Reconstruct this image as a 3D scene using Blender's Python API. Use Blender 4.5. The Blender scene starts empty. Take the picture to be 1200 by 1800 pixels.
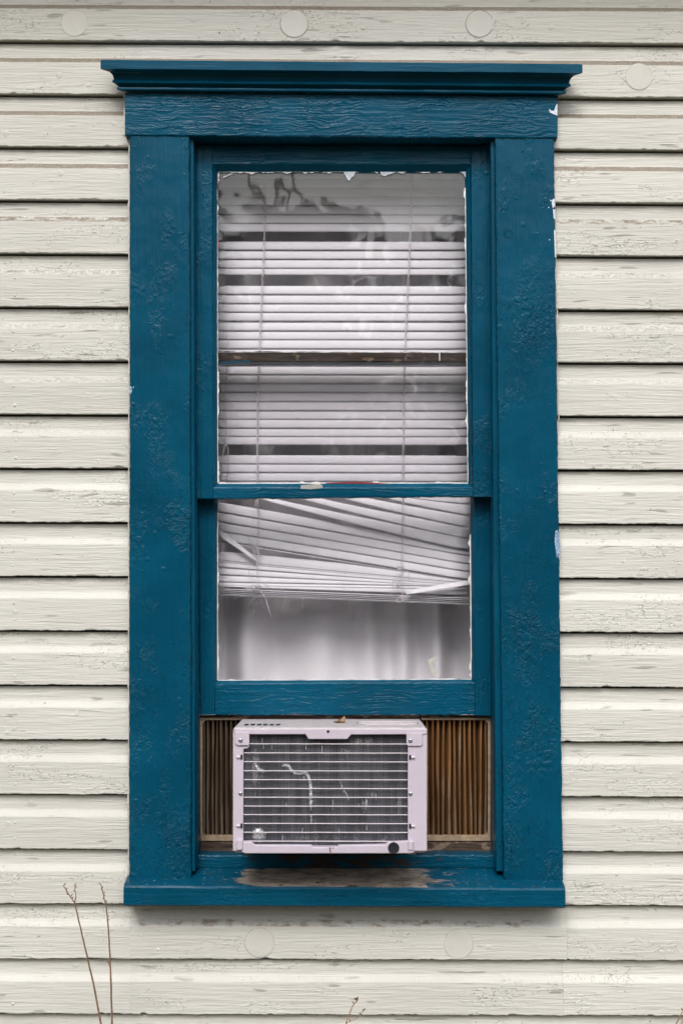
import bpy, bmesh, math, random
import numpy as np
from mathutils import Vector, noise as mnoise
R = math.radians
random.seed(7)
S = bpy.context.scene
C = S.collection

# ------------------------------------------------------------------ camera, sky, sun, exposure
CAM = Vector((0.0, -3.0, 1.5)); PITCH = R(2.1); FPX = 2500.0
cd = bpy.data.cameras.new('camera'); cam = bpy.data.objects.new('camera', cd); C.objects.link(cam)
cam.location = CAM; cam.rotation_euler = (R(90) + PITCH, 0, 0)
cd.sensor_fit = 'VERTICAL'; cd.sensor_height = 36.0; cd.lens = 50.0
cd.dof.use_dof = True; cd.dof.focus_distance = 2.97; cd.dof.aperture_fstop = 4.0
cd.clip_start = 0.05; cd.clip_end = 500
S.camera = cam
S.render.resolution_x = 682; S.render.resolution_y = 1024

SUN_EL, SUN_AZ = R(44), R(-14)           # azimuth measured from straight in front of the wall, minus = camera left
world = bpy.data.worlds.new('World'); S.world = world; world.use_nodes = True
wn, wl = world.node_tree.nodes, world.node_tree.links
wn.clear()
sky = wn.new('ShaderNodeTexSky'); sky.sky_type = 'NISHITA'; sky.sun_disc = False
sky.sun_elevation = SUN_EL; sky.sun_rotation = R(180) + SUN_AZ
sky.air_density = 1.0; sky.dust_density = 4.0; sky.ozone_density = 1.0
hs = wn.new('ShaderNodeHueSaturation'); hs.inputs['Saturation'].default_value = 0.16
bg = wn.new('ShaderNodeBackground'); bg.inputs['Strength'].default_value = 0.112
wo = wn.new('ShaderNodeOutputWorld')
wl.new(sky.outputs[0], hs.inputs['Color']); wl.new(hs.outputs[0], bg.inputs['Color']); wl.new(bg.outputs[0], wo.inputs['Surface'])

sd = bpy.data.lights.new('sun', 'SUN'); sd.energy = 1.85; sd.angle = R(24); sd.color = (1.0, 0.965, 0.92)
sun = bpy.data.objects.new('sun', sd); C.objects.link(sun)
sdir = Vector((math.sin(SUN_AZ) * math.cos(SUN_EL), -math.cos(SUN_AZ) * math.cos(SUN_EL), math.sin(SUN_EL)))
sun.location = sdir * 20; sun.rotation_euler = (-sdir).to_track_quat('-Z', 'Y').to_euler()

S.view_settings.view_transform = 'Standard'; S.view_settings.look = 'None'
S.view_settings.gamma = 1.0; S.view_settings.use_curve_mapping = False
S.view_settings.exposure = 0.49
S.render.engine = 'CYCLES'
S.cycles.max_bounces = 10; S.cycles.transparent_max_bounces = 16; S.cycles.diffuse_bounces = 5
S.cycles.use_denoising = True

# ------------------------------------------------------------------ measuring: where the sight line of a photo pixel meets depth y
FW = Vector((0, math.cos(PITCH), math.sin(PITCH))); UP = Vector((0, -math.sin(PITCH), math.cos(PITCH)))
def P(u, v, y=0.0):
    d = FW + Vector((1, 0, 0)) * ((u - 600) / FPX) + UP * ((900 - v) / FPX)
    t = (y - CAM.y) / d.y
    return CAM + d * t
def nz(x, y=0.0, z=0.0): return mnoise.noise(Vector((x, y, z)))
def lerp(a, b, t): return a + (b - a) * t

# ------------------------------------------------------------------ object helpers
WORLD = {}
def tag(o, label=None, cat=None, group=None, kind=None):
    if label: o['label'] = label
    if cat: o['category'] = cat
    if group: o['group'] = group
    if kind: o['kind'] = kind
    return o
def thing(name, label, cat, loc, group=None, kind=None):
    o = bpy.data.objects.new(name, None); C.objects.link(o); o.empty_display_size = 0.1
    o.location = loc; WORLD[o.name] = Vector(loc)
    return tag(o, label, cat, group, kind)
def place(o, parent, center):
    if parent is not None:
        o.parent = parent; o.location = center - WORLD[parent.name]
    else: o.location = center
    WORLD[o.name] = Vector(center)
def mobj(name, verts, faces, mat, parent=None, smooth=False, attr=None, mats=None, midx=None, center=None):
    vs = [Vector(v) for v in verts]
    if center is None:
        lo = Vector([min(v[i] for v in vs) for i in range(3)]); hi = Vector([max(v[i] for v in vs) for i in range(3)])
        center = (lo + hi) / 2
    me = bpy.data.meshes.new(name)
    me.from_pydata([v - center for v in vs], [], faces)
    if mats:
        for m in mats: me.materials.append(m)
        for p, i in zip(me.polygons, midx): p.material_index = i
    else: me.materials.append(mat)
    if attr:
        for an, vals in attr.items():
            a = me.attributes.new(an, 'FLOAT', 'POINT'); a.data.foreach_set('value', vals)
    bm = bmesh.new(); bm.from_mesh(me); bmesh.ops.recalc_face_normals(bm, faces=bm.faces); bm.to_mesh(me); bm.free()
    if smooth: me.polygons.foreach_set('use_smooth', [True] * len(me.polygons))
    me.update()
    o = bpy.data.objects.new(name, me); C.objects.link(o)
    place(o, parent, center)
    return o
def dup(o, parent, center, deep=False):
    c = o.copy(); C.objects.link(c); place(c, parent, center)
    return c
class MB:
    """collects shapes for one mesh"""
    def __init__(s): s.v = []; s.f = []; s.m = []
    def add(s, vs, fs, mi=0):
        k = len(s.v); s.v += [Vector(v) for v in vs]; s.f += [tuple(i + k for i in f) for f in fs]; s.m += [mi] * len(fs); return s
    def box(s, x0, x1, y0, y1, z0, z1, mi=0):
        vs = [(x, y, z) for z in (z0, z1) for y in (y0, y1) for x in (x0, x1)]
        return s.add(vs, [(0, 2, 3, 1), (4, 5, 7, 6), (0, 1, 5, 4), (2, 6, 7, 3), (0, 4, 6, 2), (1, 3, 7, 5)], mi)
    def tube(s, pts, r, n=6, mi=0, taper=None, closed=False):
        pts = [Vector(p) for p in pts]; rings = []
        for i, p in enumerate(pts):
            a = pts[max(i - 1, 0)]; b = pts[min(i + 1, len(pts) - 1)]
            t = (b - a).normalized() if (b - a).length > 1e-9 else Vector((0, 0, 1))
            s1 = t.cross(Vector((0, 1, 0)))
            if s1.length < 0.1: s1 = t.cross(Vector((1, 0, 0)))
            s1.normalize(); s2 = t.cross(s1)
            rr = r if taper is None else taper[i]
            rings.append([p + (s1 * math.cos(2 * math.pi * j / n) + s2 * math.sin(2 * math.pi * j / n)) * rr for j in range(n)])
        vs = [q for ring in rings for q in ring]; fs = []
        for i in range(len(rings) - 1):
            for j in range(n):
                fs.append((i * n + j, i * n + (j + 1) % n, (i + 1) * n + (j + 1) % n, (i + 1) * n + j))
        fs.append(tuple(range(n - 1, -1, -1))); k = (len(rings) - 1) * n; fs.append(tuple(range(k, k + n)))
        return s.add(vs, fs, mi)
    def prism(s, pts, yf, yb, ch=0.0, mi=0):
        """outline of photo pixels at depth yf, real thickness back to yb, small chamfer on the front edge"""
        fr = [P(u, v, yf) for u, v in pts]
        return s.xz_prism([(p.x, p.z) for p in fr], yf, yb, ch, mi)
    def xz_prism(s, q, yf, yb, ch=0.0, mi=0):
        n = len(q); area = sum(q[i][0] * q[(i + 1) % n][1] - q[(i + 1) % n][0] * q[i][1] for i in range(n)) / 2
        sg = 1 if area > 0 else -1
        inn = []
        for i in range(n):
            a = Vector(q[i - 1]); b = Vector(q[i]); c = Vector(q[(i + 1) % n])
            e1 = (b - a).normalized(); e2 = (c - b).normalized()
            n1 = Vector((-e1.y, e1.x)) * sg; n2 = Vector((-e2.y, e2.x)) * sg
            m = (n1 + n2); L = max(m.length, 0.4); m = m / L
            inn.append(b + m * (ch / max(m.dot(n1), 0.5)))
        if ch > 0:
            vs = [(p[0], yf, p[1]) for p in inn] + [(p[0], yf + ch, p[1]) for p in q] + [(p[0], yb, p[1]) for p in q]
            rows = 3
        else:
            vs = [(p[0], yf, p[1]) for p in q] + [(p[0], yb, p[1]) for p in q]; rows = 2
        fs = [tuple(range(n)), tuple(range((rows - 1) * n, rows * n))[::-1]]
        for r_ in range(rows - 1):
            for i in range(n):
                fs.append((r_ * n + i, r_ * n + (i + 1) % n, (r_ + 1) * n + (i + 1) % n, (r_ + 1) * n + i))
        return s.add(vs, fs, mi)
    def build(s, name, mat, parent=None, smooth=False, mats=None):
        return mobj(name, s.v, s.f, mat, parent, smooth, mats=mats, midx=s.m if mats else None)

_rs = np.random.RandomState(3); _PERM = _rs.permutation(512); _ANG = _rs.rand(512) * 2 * np.pi
def pn(x, y, sd_=0):
    """gradient noise on arrays"""
    xi = np.floor(x).astype(int); yi = np.floor(y).astype(int); xf = x - xi; yf = y - yi
    def gr(i, j, dx, dy):
        h = _PERM[(_PERM[(i + sd_ * 37) & 511] + j) & 511]; return np.cos(_ANG[h]) * dx + np.sin(_ANG[h]) * dy
    f = lambda t: t * t * t * (t * (t * 6 - 15) + 10)
    u, v = f(xf), f(yf)
    a_ = gr(xi, yi, xf, yf); b_ = gr(xi + 1, yi, xf - 1, yf); c_ = gr(xi, yi + 1, xf, yf - 1); d_ = gr(xi + 1, yi + 1, xf - 1, yf - 1)
    return 1.5 * ((a_ * (1 - u) + b_ * u) * (1 - v) + (c_ * (1 - u) + d_ * u) * v)
def fb(x, y, sd_=0, o=4, g=.55):
    r_ = 0; k = 1.0; f = 1.0
    for i in range(o): r_ = r_ + k * pn(x * f, y * f, sd_ + i * 5); k *= g; f *= 2.03
    return r_
def sst(x, a_, b_):
    t = np.clip((x - a_) / (b_ - a_), 0, 1); return t * t * (3 - 2 * t)

# ------------------------------------------------------------------ materials
def newmat(name):
    m = bpy.data.materials.new(name); m.use_nodes = True; m.node_tree.nodes.clear()
    return m, m.node_tree
def nd(t, typ, **kw):
    n = t.nodes.new('ShaderNode' + typ)
    for k, v in kw.items():
        if k.startswith('p_'): setattr(n, k[2:], v)
    for k, v in kw.items():
        if k.startswith('p_'): continue
        key = int(k[1:]) if k[0] == 'i' and k[1:].isdigit() else k.replace('_', ' ')
        if isinstance(v, bpy.types.NodeSocket): t.links.new(v, n.inputs[key])
        else: n.inputs[key].default_value = v
    return n
def math_(t, op, a, b=0.0, c=None):
    n = nd(t, 'Math', p_operation=op, i0=a, i1=b)
    if c is not None:
        if isinstance(c, bpy.types.NodeSocket): t.links.new(c, n.inputs[2])
        else: n.inputs[2].default_value = c
    return n.outputs[0]
def smooth_(t, x, a, b, lo=0.0, hi=1.0):
    n = nd(t, 'MapRange', p_interpolation_type='SMOOTHSTEP', i0=x, i1=a, i2=b, i3=lo, i4=hi); return n.outputs[0]
def mixc(t, f, a, b):
    n = nd(t, 'Mix', p_data_type='RGBA')
    for k, v in ((0, f), (6, a), (7, b)):
        if isinstance(v, bpy.types.NodeSocket): t.links.new(v, n.inputs[k])
        else: n.inputs[k].default_value = v if k == 0 else (*v, 1)
    return n.outputs[2]
def coords(t, rnd=9.0):
    g = nd(t, 'NewGeometry'); oi = nd(t, 'ObjectInfo')
    off = nd(t, 'VectorMath', p_operation='SCALE', i0=(1.0, 0.7, 1.3)); t.links.new(math_(t, 'MULTIPLY', oi.outputs['Random'], rnd), off.inputs[3])
    a = nd(t, 'VectorMath', p_operation='ADD', i0=g.outputs['Position'], i1=off.outputs[0])
    return a.outputs[0], g, oi
def mapv(t, vec, sc):
    return nd(t, 'Mapping', Vector=vec, Scale=sc).outputs[0]
def noi(t, vec, scale=1.0, detail=3.0, rough=0.5, dist=0.0):
    return nd(t, 'TexNoise', Vector=vec, Scale=scale, Detail=detail, Roughness=rough, Distortion=dist).outputs[0]
def finish(t, color, rough, height=None, dist=0.001, strength=1.0, spec=0.5, metallic=0.0, coat=0.0):
    b = nd(t, 'BsdfPrincipled', Metallic=metallic)
    for k, v in (('Base Color', color), ('Roughness', rough)):
        if isinstance(v, bpy.types.NodeSocket): t.links.new(v, b.inputs[k])
        else: b.inputs[k].default_value = (*v, 1) if k == 'Base Color' else v
    b.inputs['Specular IOR Level'].default_value = spec
    if coat: b.inputs['Coat Weight'].default_value = coat; b.inputs['Coat Roughness'].default_value = 0.16
    if height is not None:
        bp = nd(t, 'Bump', Strength=strength, Distance=dist, Height=height); t.links.new(bp.outputs[0], b.inputs['Normal'])
    o = nd(t, 'OutputMaterial'); t.links.new(b.outputs[0], o.inputs['Surface'])
    return b

BLUE = (0.0005, 0.063, 0.119)
def blue_paint(name, axis='v', blister=0.5, grain=1.0, dirt=None, col=BLUE):
    m, t = newmat(name); vec, g, oi = coords(t)
    sx = {'v': (1.0, 1.0, 0.06), 'h': (0.06, 1.0, 1.0)}[axis]
    wob = noi(t, mapv(t, vec, {'v': (10, 10, 5), 'h': (5, 10, 10)}[axis]), 1.0, 2.0)
    wv = nd(t, 'VectorMath', p_operation='SCALE', i0=(1.0, 1.0, 1.0) if axis == 'v' else (0.3, 1, 1)); t.links.new(math_(t, 'MULTIPLY', wob, 0.02), wv.inputs[3])
    v2 = nd(t, 'VectorMath', p_operation='ADD', i0=vec, i1=wv.outputs[0]).outputs[0]
    g1 = noi(t, mapv(t, v2, sx), 230.0, 3.0, 0.6)
    g2 = noi(t, mapv(t, v2, sx), 90.0, 2.0, 0.5)
    gr = math_(t, 'ADD', math_(t, 'MULTIPLY', g1, 0.5), math_(t, 'MULTIPLY', smooth_(t, g2, 0.48, 0.62), 0.35))
    # old paint lifting in layered patches
    pv = mapv(t, vec, {'v': (1.0, 1.0, 0.6), 'h': (0.45, 1.0, 1.0)}[axis])
    n2 = noi(t, pv, 60.0, 5.0, 0.62, 0.4)
    n5 = noi(t, mapv(t, vec, {'v': (1.0, 1.0, 0.7), 'h': (0.6, 1.0, 1.0)}[axis]), 105.0, 3.0, 0.55, 1.6)
    worm = smooth_(t, n5, 0.575, 0.66)
    stp = math_(t, 'ADD', math_(t, 'MULTIPLY', smooth_(t, n2, 0.53, 0.58), 0.55), math_(t, 'MULTIPLY', worm, 1.0))
    drop = smooth_(t, noi(t, vec, 130.0, 1.0, 0.4), 0.72, 0.82)
    msk = smooth_(t, noi(t, vec, 5.5, 3.0), 0.62 - 0.3 * blister, 0.74 - 0.3 * blister)
    z = nd(t, 'SeparateXYZ', Vector=g.outputs['Position']).outputs[2]
    msk = math_(t, 'MULTIPLY', msk, smooth_(t, z, 2.1, 1.2, 0.5, 1.0))
    fl = math_(t, 'ADD', math_(t, 'MULTIPLY', stp, math_(t, 'ADD', msk, 0.12)), math_(t, 'MULTIPLY', drop, 0.8))
    fine = noi(t, vec, 700.0, 2.0)
    h = math_(t, 'ADD', math_(t, 'MULTIPLY', gr, 0.55 * grain), math_(t, 'ADD', math_(t, 'MULTIPLY', fl, 0.75), math_(t, 'MULTIPLY', fine, 0.14)))
    tone = noi(t, vec, 7.0, 4.0)
    c = mixc(t, smooth_(t, tone, 0.3, 0.7), (col[0] * 0.8, col[1] * 0.86, col[2] * 0.86), (col[0] * 1.3, col[1] * 1.12, col[2] * 1.1))
    # specks of older grey-blue paint and grime caught on the ridges
    spk = smooth_(t, noi(t, pv, 240.0, 3.0, 0.7), 0.70, 0.76)
    c = mixc(t, math_(t, 'MULTIPLY', spk, 0.35), c, (0.03, 0.16, 0.23))
    cr = math_(t, 'MULTIPLY', math_(t, 'SUBTRACT', 1.0, smooth_(t, math_(t, 'ABSOLUTE', math_(t, 'SUBTRACT', n2, 0.548)), 0.0, 0.006)), msk)
    c = mixc(t, math_(t, 'MULTIPLY', cr, 0.3), c, (0.004, 0.02, 0.03))
    ro = math_(t, 'ADD', math_(t, 'MULTIPLY', tone, 0.16), 0.27)
    if dirt: c, ro, h = dirt(t, g, vec, c, ro, h)
    finish(t, c, ro, h, 0.0011, 1.0, 0.07, 0.0, 0.12)
    return m

def sill_dirt(t, g, vec, c, ro, h):
    """bare weathered wood and grime on the worn middle of the sill's upper side, flaked edges, bird specks"""
    p = nd(t, 'SeparateXYZ', Vector=g.outputs['Position']); x, y, z = p.outputs
    nx = noi(t, mapv(t, g.outputs['Position'], (1.0, 1.6, 1.6)), 16.0, 5.0, 0.65)
    dx = math_(t, 'ABSOLUTE', math_(t, 'ADD', x, 0.012))
    fx = math_(t, 'SUBTRACT', dx, math_(t, 'MULTIPLY', math_(t, 'SUBTRACT', nx, 0.5), 0.34))
    inx = smooth_(t, fx, 0.215, 0.165)
    up = smooth_(t, nd(t, 'SeparateXYZ', Vector=g.outputs['Normal']).outputs[2], 0.75, 0.9)
    fy = math_(t, 'ADD', y, math_(t, 'MULTIPLY', math_(t, 'SUBTRACT', nx, 0.5), 0.06))
    iny = smooth_(t, fy, -0.070, -0.050)
    mk = math_(t, 'MULTIPLY', math_(t, 'MULTIPLY', inx, iny), up)
    n3 = noi(t, mapv(t, vec, (0.5, 1, 1)), 50.0, 5.0, 0.65)
    bare = mixc(t, smooth_(t, n3, 0.35, 0.62), (0.17, 0.145, 0.122), (0.34, 0.29, 0.25))
    bare = mixc(t, smooth_(t, noi(t, vec, 21.0, 5.0, 0.7), 0.63, 0.69), bare, (0.05, 0.035, 0.026))
    c = mixc(t, mk, c, bare)
    ed = math_(t, 'MULTIPLY', smooth_(t, noi(t, mapv(t, vec, (0.5, 1, 1)), 60.0, 4.0, 0.65), 0.63, 0.67), up)
    c = mixc(t, math_(t, 'MULTIPLY', ed, 0.8), c, (0.035, 0.03, 0.028))
    sp = math_(t, 'MULTIPLY', smooth_(t, noi(t, vec, 190.0, 2.0, 0.6), 0.68, 0.72), up)
    c = mixc(t, math_(t, 'MULTIPLY', sp, 0.8), c, (0.45, 0.52, 0.55))
    ro = math_(t, 'ADD', ro, math_(t, 'MULTIPLY', mk, 0.4))
    h = math_(t, 'SUBTRACT', h, math_(t, 'MULTIPLY', mk, 0.5))
    return c, ro, h

def step_dirt(t, g, vec, c, ro, h):
    p = nd(t, 'SeparateXYZ', Vector=g.outputs['Position']); x = p.outputs[0]
    n3 = noi(t, mapv(t, vec, (0.35, 1, 1)), 55.0, 5.0, 0.7)
    md = smooth_(t, math_(t, 'ABSOLUTE', x), 0.25, 0.10, 0.0, 0.16)
    mk = smooth_(t, math_(t, 'ADD', n3, md), 0.62, 0.67)
    c = mixc(t, math_(t, 'MULTIPLY', mk, 0.85), c, (0.05, 0.035, 0.027))
    return c, ro, h

M = {}
M['blue_v'] = blue_paint('blue_paint_upright', 'v', 0.62)
M['blue_h'] = blue_paint('blue_paint_level', 'h', 0.25, 1.7)
M['blue_sash_v'] = blue_paint('blue_paint_sash_upright', 'v', 0.25, 0.9)
M['blue_sash_h'] = blue_paint('blue_paint_sash_level', 'h', 0.2, 1.3)
M['blue_sill'] = blue_paint('blue_paint_sill', 'h', 0.5, 0.9, sill_dirt)
M['blue_step'] = blue_paint('blue_paint_worn_step', 'h', 0.35, 1.2, step_dirt)

def cream_siding():
    m, t = newmat('cream_siding_paint'); vec, g, oi = coords(t)
    wob = noi(t, mapv(t, vec, (3, 12, 12)), 1.0, 2.0)
    wv = nd(t, 'VectorMath', p_operation='SCALE', i0=(0.2, 1, 1)); t.links.new(math_(t, 'MULTIPLY', wob, 0.012), wv.inputs[3])
    v2 = nd(t, 'VectorMath', p_operation='ADD', i0=vec, i1=wv.outputs[0]).outputs[0]
    g1 = noi(t, mapv(t, v2, (0.05, 1, 1)), 250.0, 3.0, 0.6)
    g2 = noi(t, mapv(t, v2, (0.09, 1, 1)), 110.0, 3.0, 0.6)
    pv = mapv(t, v2, (0.17, 1, 1))
    n2 = noi(t, pv, 42.0, 6.0, 0.6, 0.3)
    msk = smooth_(t, math_(t, 'ADD', noi(t, mapv(t, vec, (0.5, 1, 1)), 6.0, 3.0), math_(t, 'MULTIPLY', math_(t, 'SUBTRACT', oi.outputs['Random'], 0.6), 0.28)), 0.50, 0.66)
    d = math_(t, 'ABSOLUTE', math_(t, 'SUBTRACT', n2, 0.56))
    line = math_(t, 'MULTIPLY', math_(t, 'SUBTRACT', 1.0, smooth_(t, d, 0.0, 0.006)), msk)
    stp = math_(t, 'MULTIPLY', smooth_(t, n2, 0.545, 0.585), msk)
    # small short checks along the grain
    n4 = noi(t, mapv(t, v2, (0.14, 1, 1)), 130.0, 4.0, 0.65)
    chk = math_(t, 'MULTIPLY', smooth_(t, n4, 0.665, 0.70), smooth_(t, noi(t, vec, 9.0, 2.0), 0.45, 0.6))
    fine = noi(t, vec, 800.0, 2.0)
    at = nd(t, 'Attribute', p_attribute_name='bevel').outputs['Fac']
    scab = math_(t, 'MULTIPLY', smooth_(t, noi(t, vec, 120.0, 4.0, 0.7), 0.45, 0.6), math_(t, 'MULTIPLY', at, smooth_(t, nd(t, 'SeparateXYZ', Vector=g.outputs['Position']).outputs[2], 1.6, 2.0, 0.15, 1.0)))
    h = math_(t, 'ADD', math_(t, 'ADD', math_(t, 'MULTIPLY', g1, 0.6), math_(t, 'MULTIPLY', smooth_(t, g2, 0.45, 0.7), 0.13)),
              math_(t, 'ADD', math_(t, 'MULTIPLY', stp, 0.0), math_(t, 'ADD', math_(t, 'MULTIPLY', fine, 0.10), math_(t, 'MULTIPLY', scab, 0.5))))
    h = math_(t, 'SUBTRACT', h, math_(t, 'ADD', math_(t, 'MULTIPLY', line, 0.0), math_(t, 'MULTIPLY', chk, 0.3)))
    tone = noi(t, mapv(t, vec, (0.4, 1, 1)), 6.0, 4.0)
    c = mixc(t, smooth_(t, tone, 0.3, 0.7), (0.575, 0.562, 0.522), (0.625, 0.612, 0.572))
    rn = math_(t, 'ADD', math_(t, 'MULTIPLY', oi.outputs['Random'], 0.07), 0.955)
    hsv = nd(t, 'HueSaturation', Color=c); t.links.new(rn, hsv.inputs['Value']); c = hsv.outputs[0]
    c = mixc(t, math_(t, 'MULTIPLY', nd(t, 'Attribute', p_attribute_name='crack').outputs['Fac'], 0.62), c, (0.13, 0.115, 0.095))
    c = mixc(t, math_(t, 'MULTIPLY', chk, 0.4), c, (0.2, 0.18, 0.15))
    z = nd(t, 'SeparateXYZ', Vector=g.outputs['Position']); zz = z.outputs[2]; xx = z.outputs[0]
    # brown grime lodged on the ledge of the upper courses, the lower ones are washed clean by rain
    dn = noi(t, mapv(t, vec, (0.5, 1, 1)), 75.0, 5.0, 0.7)
    hi = smooth_(t, zz, 2.0, 2.42, 0.0, 0.42)
    und = math_(t, 'MULTIPLY', smooth_(t, zz, 0.70, 0.73), math_(t, 'MULTIPLY', smooth_(t, zz, 0.82, 0.78), smooth_(t, math_(t, 'ABSOLUTE', xx), 0.50, 0.36, 0.0, 0.17)))
    df = math_(t, 'MULTIPLY', at, smooth_(t, math_(t, 'ADD', dn, math_(t, 'ADD', hi, und)), 0.62, 0.82, 0.0, 0.8))
    c = mixc(t, df, c, (0.23, 0.185, 0.135))
    spot = smooth_(t, noi(t, vec, 95.0, 2.0, 0.5), 0.755, 0.775)
    c = mixc(t, math_(t, 'MULTIPLY', spot, 0.6), c, (0.10, 0.085, 0.06))
    b = finish(t, c, 0.6, h, 0.0026, 1.0, 0.25)
    return m
M['cream'] = cream_siding()

def plain(name, col, rough=0.6, var=0.12, scale=30.0, bump=0.0, metallic=0.0, spec=0.5, stretch=(1, 1, 1)):
    m, t = newmat(name); vec, g, oi = coords(t)
    n = noi(t, mapv(t, vec, stretch), scale, 4.0, 0.6)
    c = mixc(t, smooth_(t, n, 0.3, 0.7), tuple(k * (1 - var) for k in col), tuple(min(1, k * (1 + var)) for k in col))
    finish(t, c, rough, n if bump else None, bump or 0.001, 0.6, spec, metallic)
    return m
M['caulk'] = plain('white_caulk', (0.70, 0.70, 0.70), 0.6, 0.1, 120, 0.001)
M['cream_caulk'] = plain('cream_caulk', (0.60, 0.57, 0.49), 0.6, 0.2, 90, 0.001)
M['crack'] = plain('dark_crack', (0.17, 0.15, 0.12), 0.9); M['crack_faint'] = plain('faint_crack', (0.42, 0.40, 0.36), 0.9, 0.3, 60)
M['cream_patch'] = plain('cream_patch_paint', (0.575, 0.56, 0.52), 0.6, 0.03, 40, 0.0006)
M['sheathing'] = plain('sheathing_wood', (0.06, 0.05, 0.04), 0.9)
M['room'] = plain('room_plaster', (0.55, 0.53, 0.50), 0.9)
M['slat'] = plain('white_blind_slat', (0.79, 0.775, 0.825), 0.5, 0.02, 12)
M['cord'] = plain('off_white_cord', (0.64, 0.60, 0.63), 0.8, 0.1, 200)
M['curtain'] = plain('white_curtain_cloth', (0.87, 0.85, 0.885), 0.9, 0.02, 500, 0.0004)
M['metal'] = plain('white_enamel_metal', (0.545, 0.485, 0.56), 0.38, 0.03, 25)
def enamel(name, col):
    m, t = newmat(name); vec, g, oi = coords(t)
    n = noi(t, mapv(t, vec, (1, 1, .5)), 22.0, 5.0, .65)
    c = mixc(t, smooth_(t, n, .3, .7), tuple(k * .97 for k in col), tuple(k * 1.03 for k in col))
    c = mixc(t, smooth_(t, noi(t, mapv(t, vec, (1, 1, .35)), 34.0, 6.0, .7), .60, .80, 0, .30), c, (.30, .25, .22))
    c = mixc(t, smooth_(t, noi(t, vec, 160.0, 3.0, .6), .70, .76, 0, .35), c, (.22, .15, .10))
    finish(t, c, .4, noi(t, vec, 300.0, 2.0), .0003, .5)
    return m
M['metal'] = enamel('white_enamel_metal', (0.535, 0.475, 0.56))
M['rust'] = plain('rust_stain', (0.16, 0.075, 0.035), .9, .5, 300)
M['metal_dusty'] = plain('dusty_white_enamel', (0.50, 0.455, 0.475), 0.5, 0.10, 40)
M['wire'] = plain('white_coated_wire', (0.60, 0.55, 0.59), 0.4, 0.06, 80)
M['silver'] = plain('crushed_bare_fin', (0.50, 0.50, 0.52), 0.35, 0.45, 260, 0.0012, 0.3)
M['screw'] = plain('zinc_screw', (0.32, 0.33, 0.36), 0.35, 0.2, 300, 0, 0.8)
M['black'] = plain('black_rubber', (0.010, 0.010, 0.016), 0.5, 0.2, 60)
M['fin'] = plain('dark_coil_fin', (0.20, 0.20, 0.235), 0.5, 0.35, 90, 0, 0.35, 0.5, (1, 1, 0.1))
M['tube'] = plain('coil_tube_dark', (0.04, 0.038, 0.045), 0.6, 0.3, 60)
M['bent'] = plain('bent_bare_fin', (0.50, 0.50, 0.53), 0.4, 0.3, 300, 0, 0.25)
M['bent_dull'] = plain('dull_bent_fin', (0.30, 0.295, 0.31), 0.5, 0.4, 300, 0, 0.25)
M['beige'] = plain('beige_panel_rim', (0.33, 0.245, 0.165), 0.6, 0.2, 70)
M['stem'] = plain('dry_brown_stem', (0.20, 0.115, 0.075), 0.75, 0.3, 150)
M['stem_tan'] = plain('dry_tan_stem', (0.36, 0.21, 0.12), 0.75, 0.3, 150)
M['leaf'] = plain('dry_leaf', (0.30, 0.20, 0.125), 0.8, 0.3, 200, 0.001)
M['red'] = plain('red_undercoat', (0.20, 0.018, 0.020), 0.6, 0.3, 150)
M['tape'] = plain('old_tape', (0.46, 0.44, 0.39), 0.6, 0.1, 150)
M['flake_white'] = plain('bare_white_primer', (0.62, 0.68, 0.76), 0.7, 0.15, 200)
M['flake_blue'] = plain('pale_blue_undercoat', (0.22, 0.32, 0.46), 0.7, 0.6, 260)
M['ground'] = plain('winter_grass_ground', (0.085, 0.080, 0.045), 0.95, 0.35, 8, 0.01)
M['bark'] = plain('grey_bark', (0.055, 0.048, 0.042), 0.9, 0.3, 30, 0.01)
M['roof'] = plain('dark_roof_shingle', (0.07, 0.07, 0.075), 0.9, 0.2, 20, 0.003)
M['soffit'] = plain('cream_soffit_paint', (0.55, 0.53, 0.47), 0.6, 0.05, 10)
M['foundation'] = plain('grey_foundation', (0.25, 0.24, 0.22), 0.9, 0.15, 20, 0.002)

def bare_wood(name, dark, light, pale, axis='h', paler=0.6):
    m, t = newmat(name); vec, g, oi = coords(t)
    s = (0.08, 1, 1) if axis == 'h' else (1, 1, 0.08)
    n = noi(t, mapv(t, vec, s), 160.0, 5.0, 0.65, 0.4); n2 = noi(t, mapv(t, vec, (0.6, 1, 1)), 40.0, 4.0, 0.6)
    c = mixc(t, smooth_(t, n, 0.35, 0.65), dark, light)
    c = mixc(t, smooth_(t, n2, paler, paler + 0.08), c, pale)
    finish(t, c, 0.8, n, 0.0015, 0.8, 0.3)
    return m
M['dark_wood'] = bare_wood('weathered_dark_wood', (0.010, 0.007, 0.007), (0.055, 0.032, 0.022), (0.17, 0.12, 0.085))
M['stool_wood'] = bare_wood('dirty_stool_wood', (0.03, 0.02, 0.016), (0.10, 0.065, 0.045), (0.22, 0.16, 0.12), 'h', 0.54)

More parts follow.
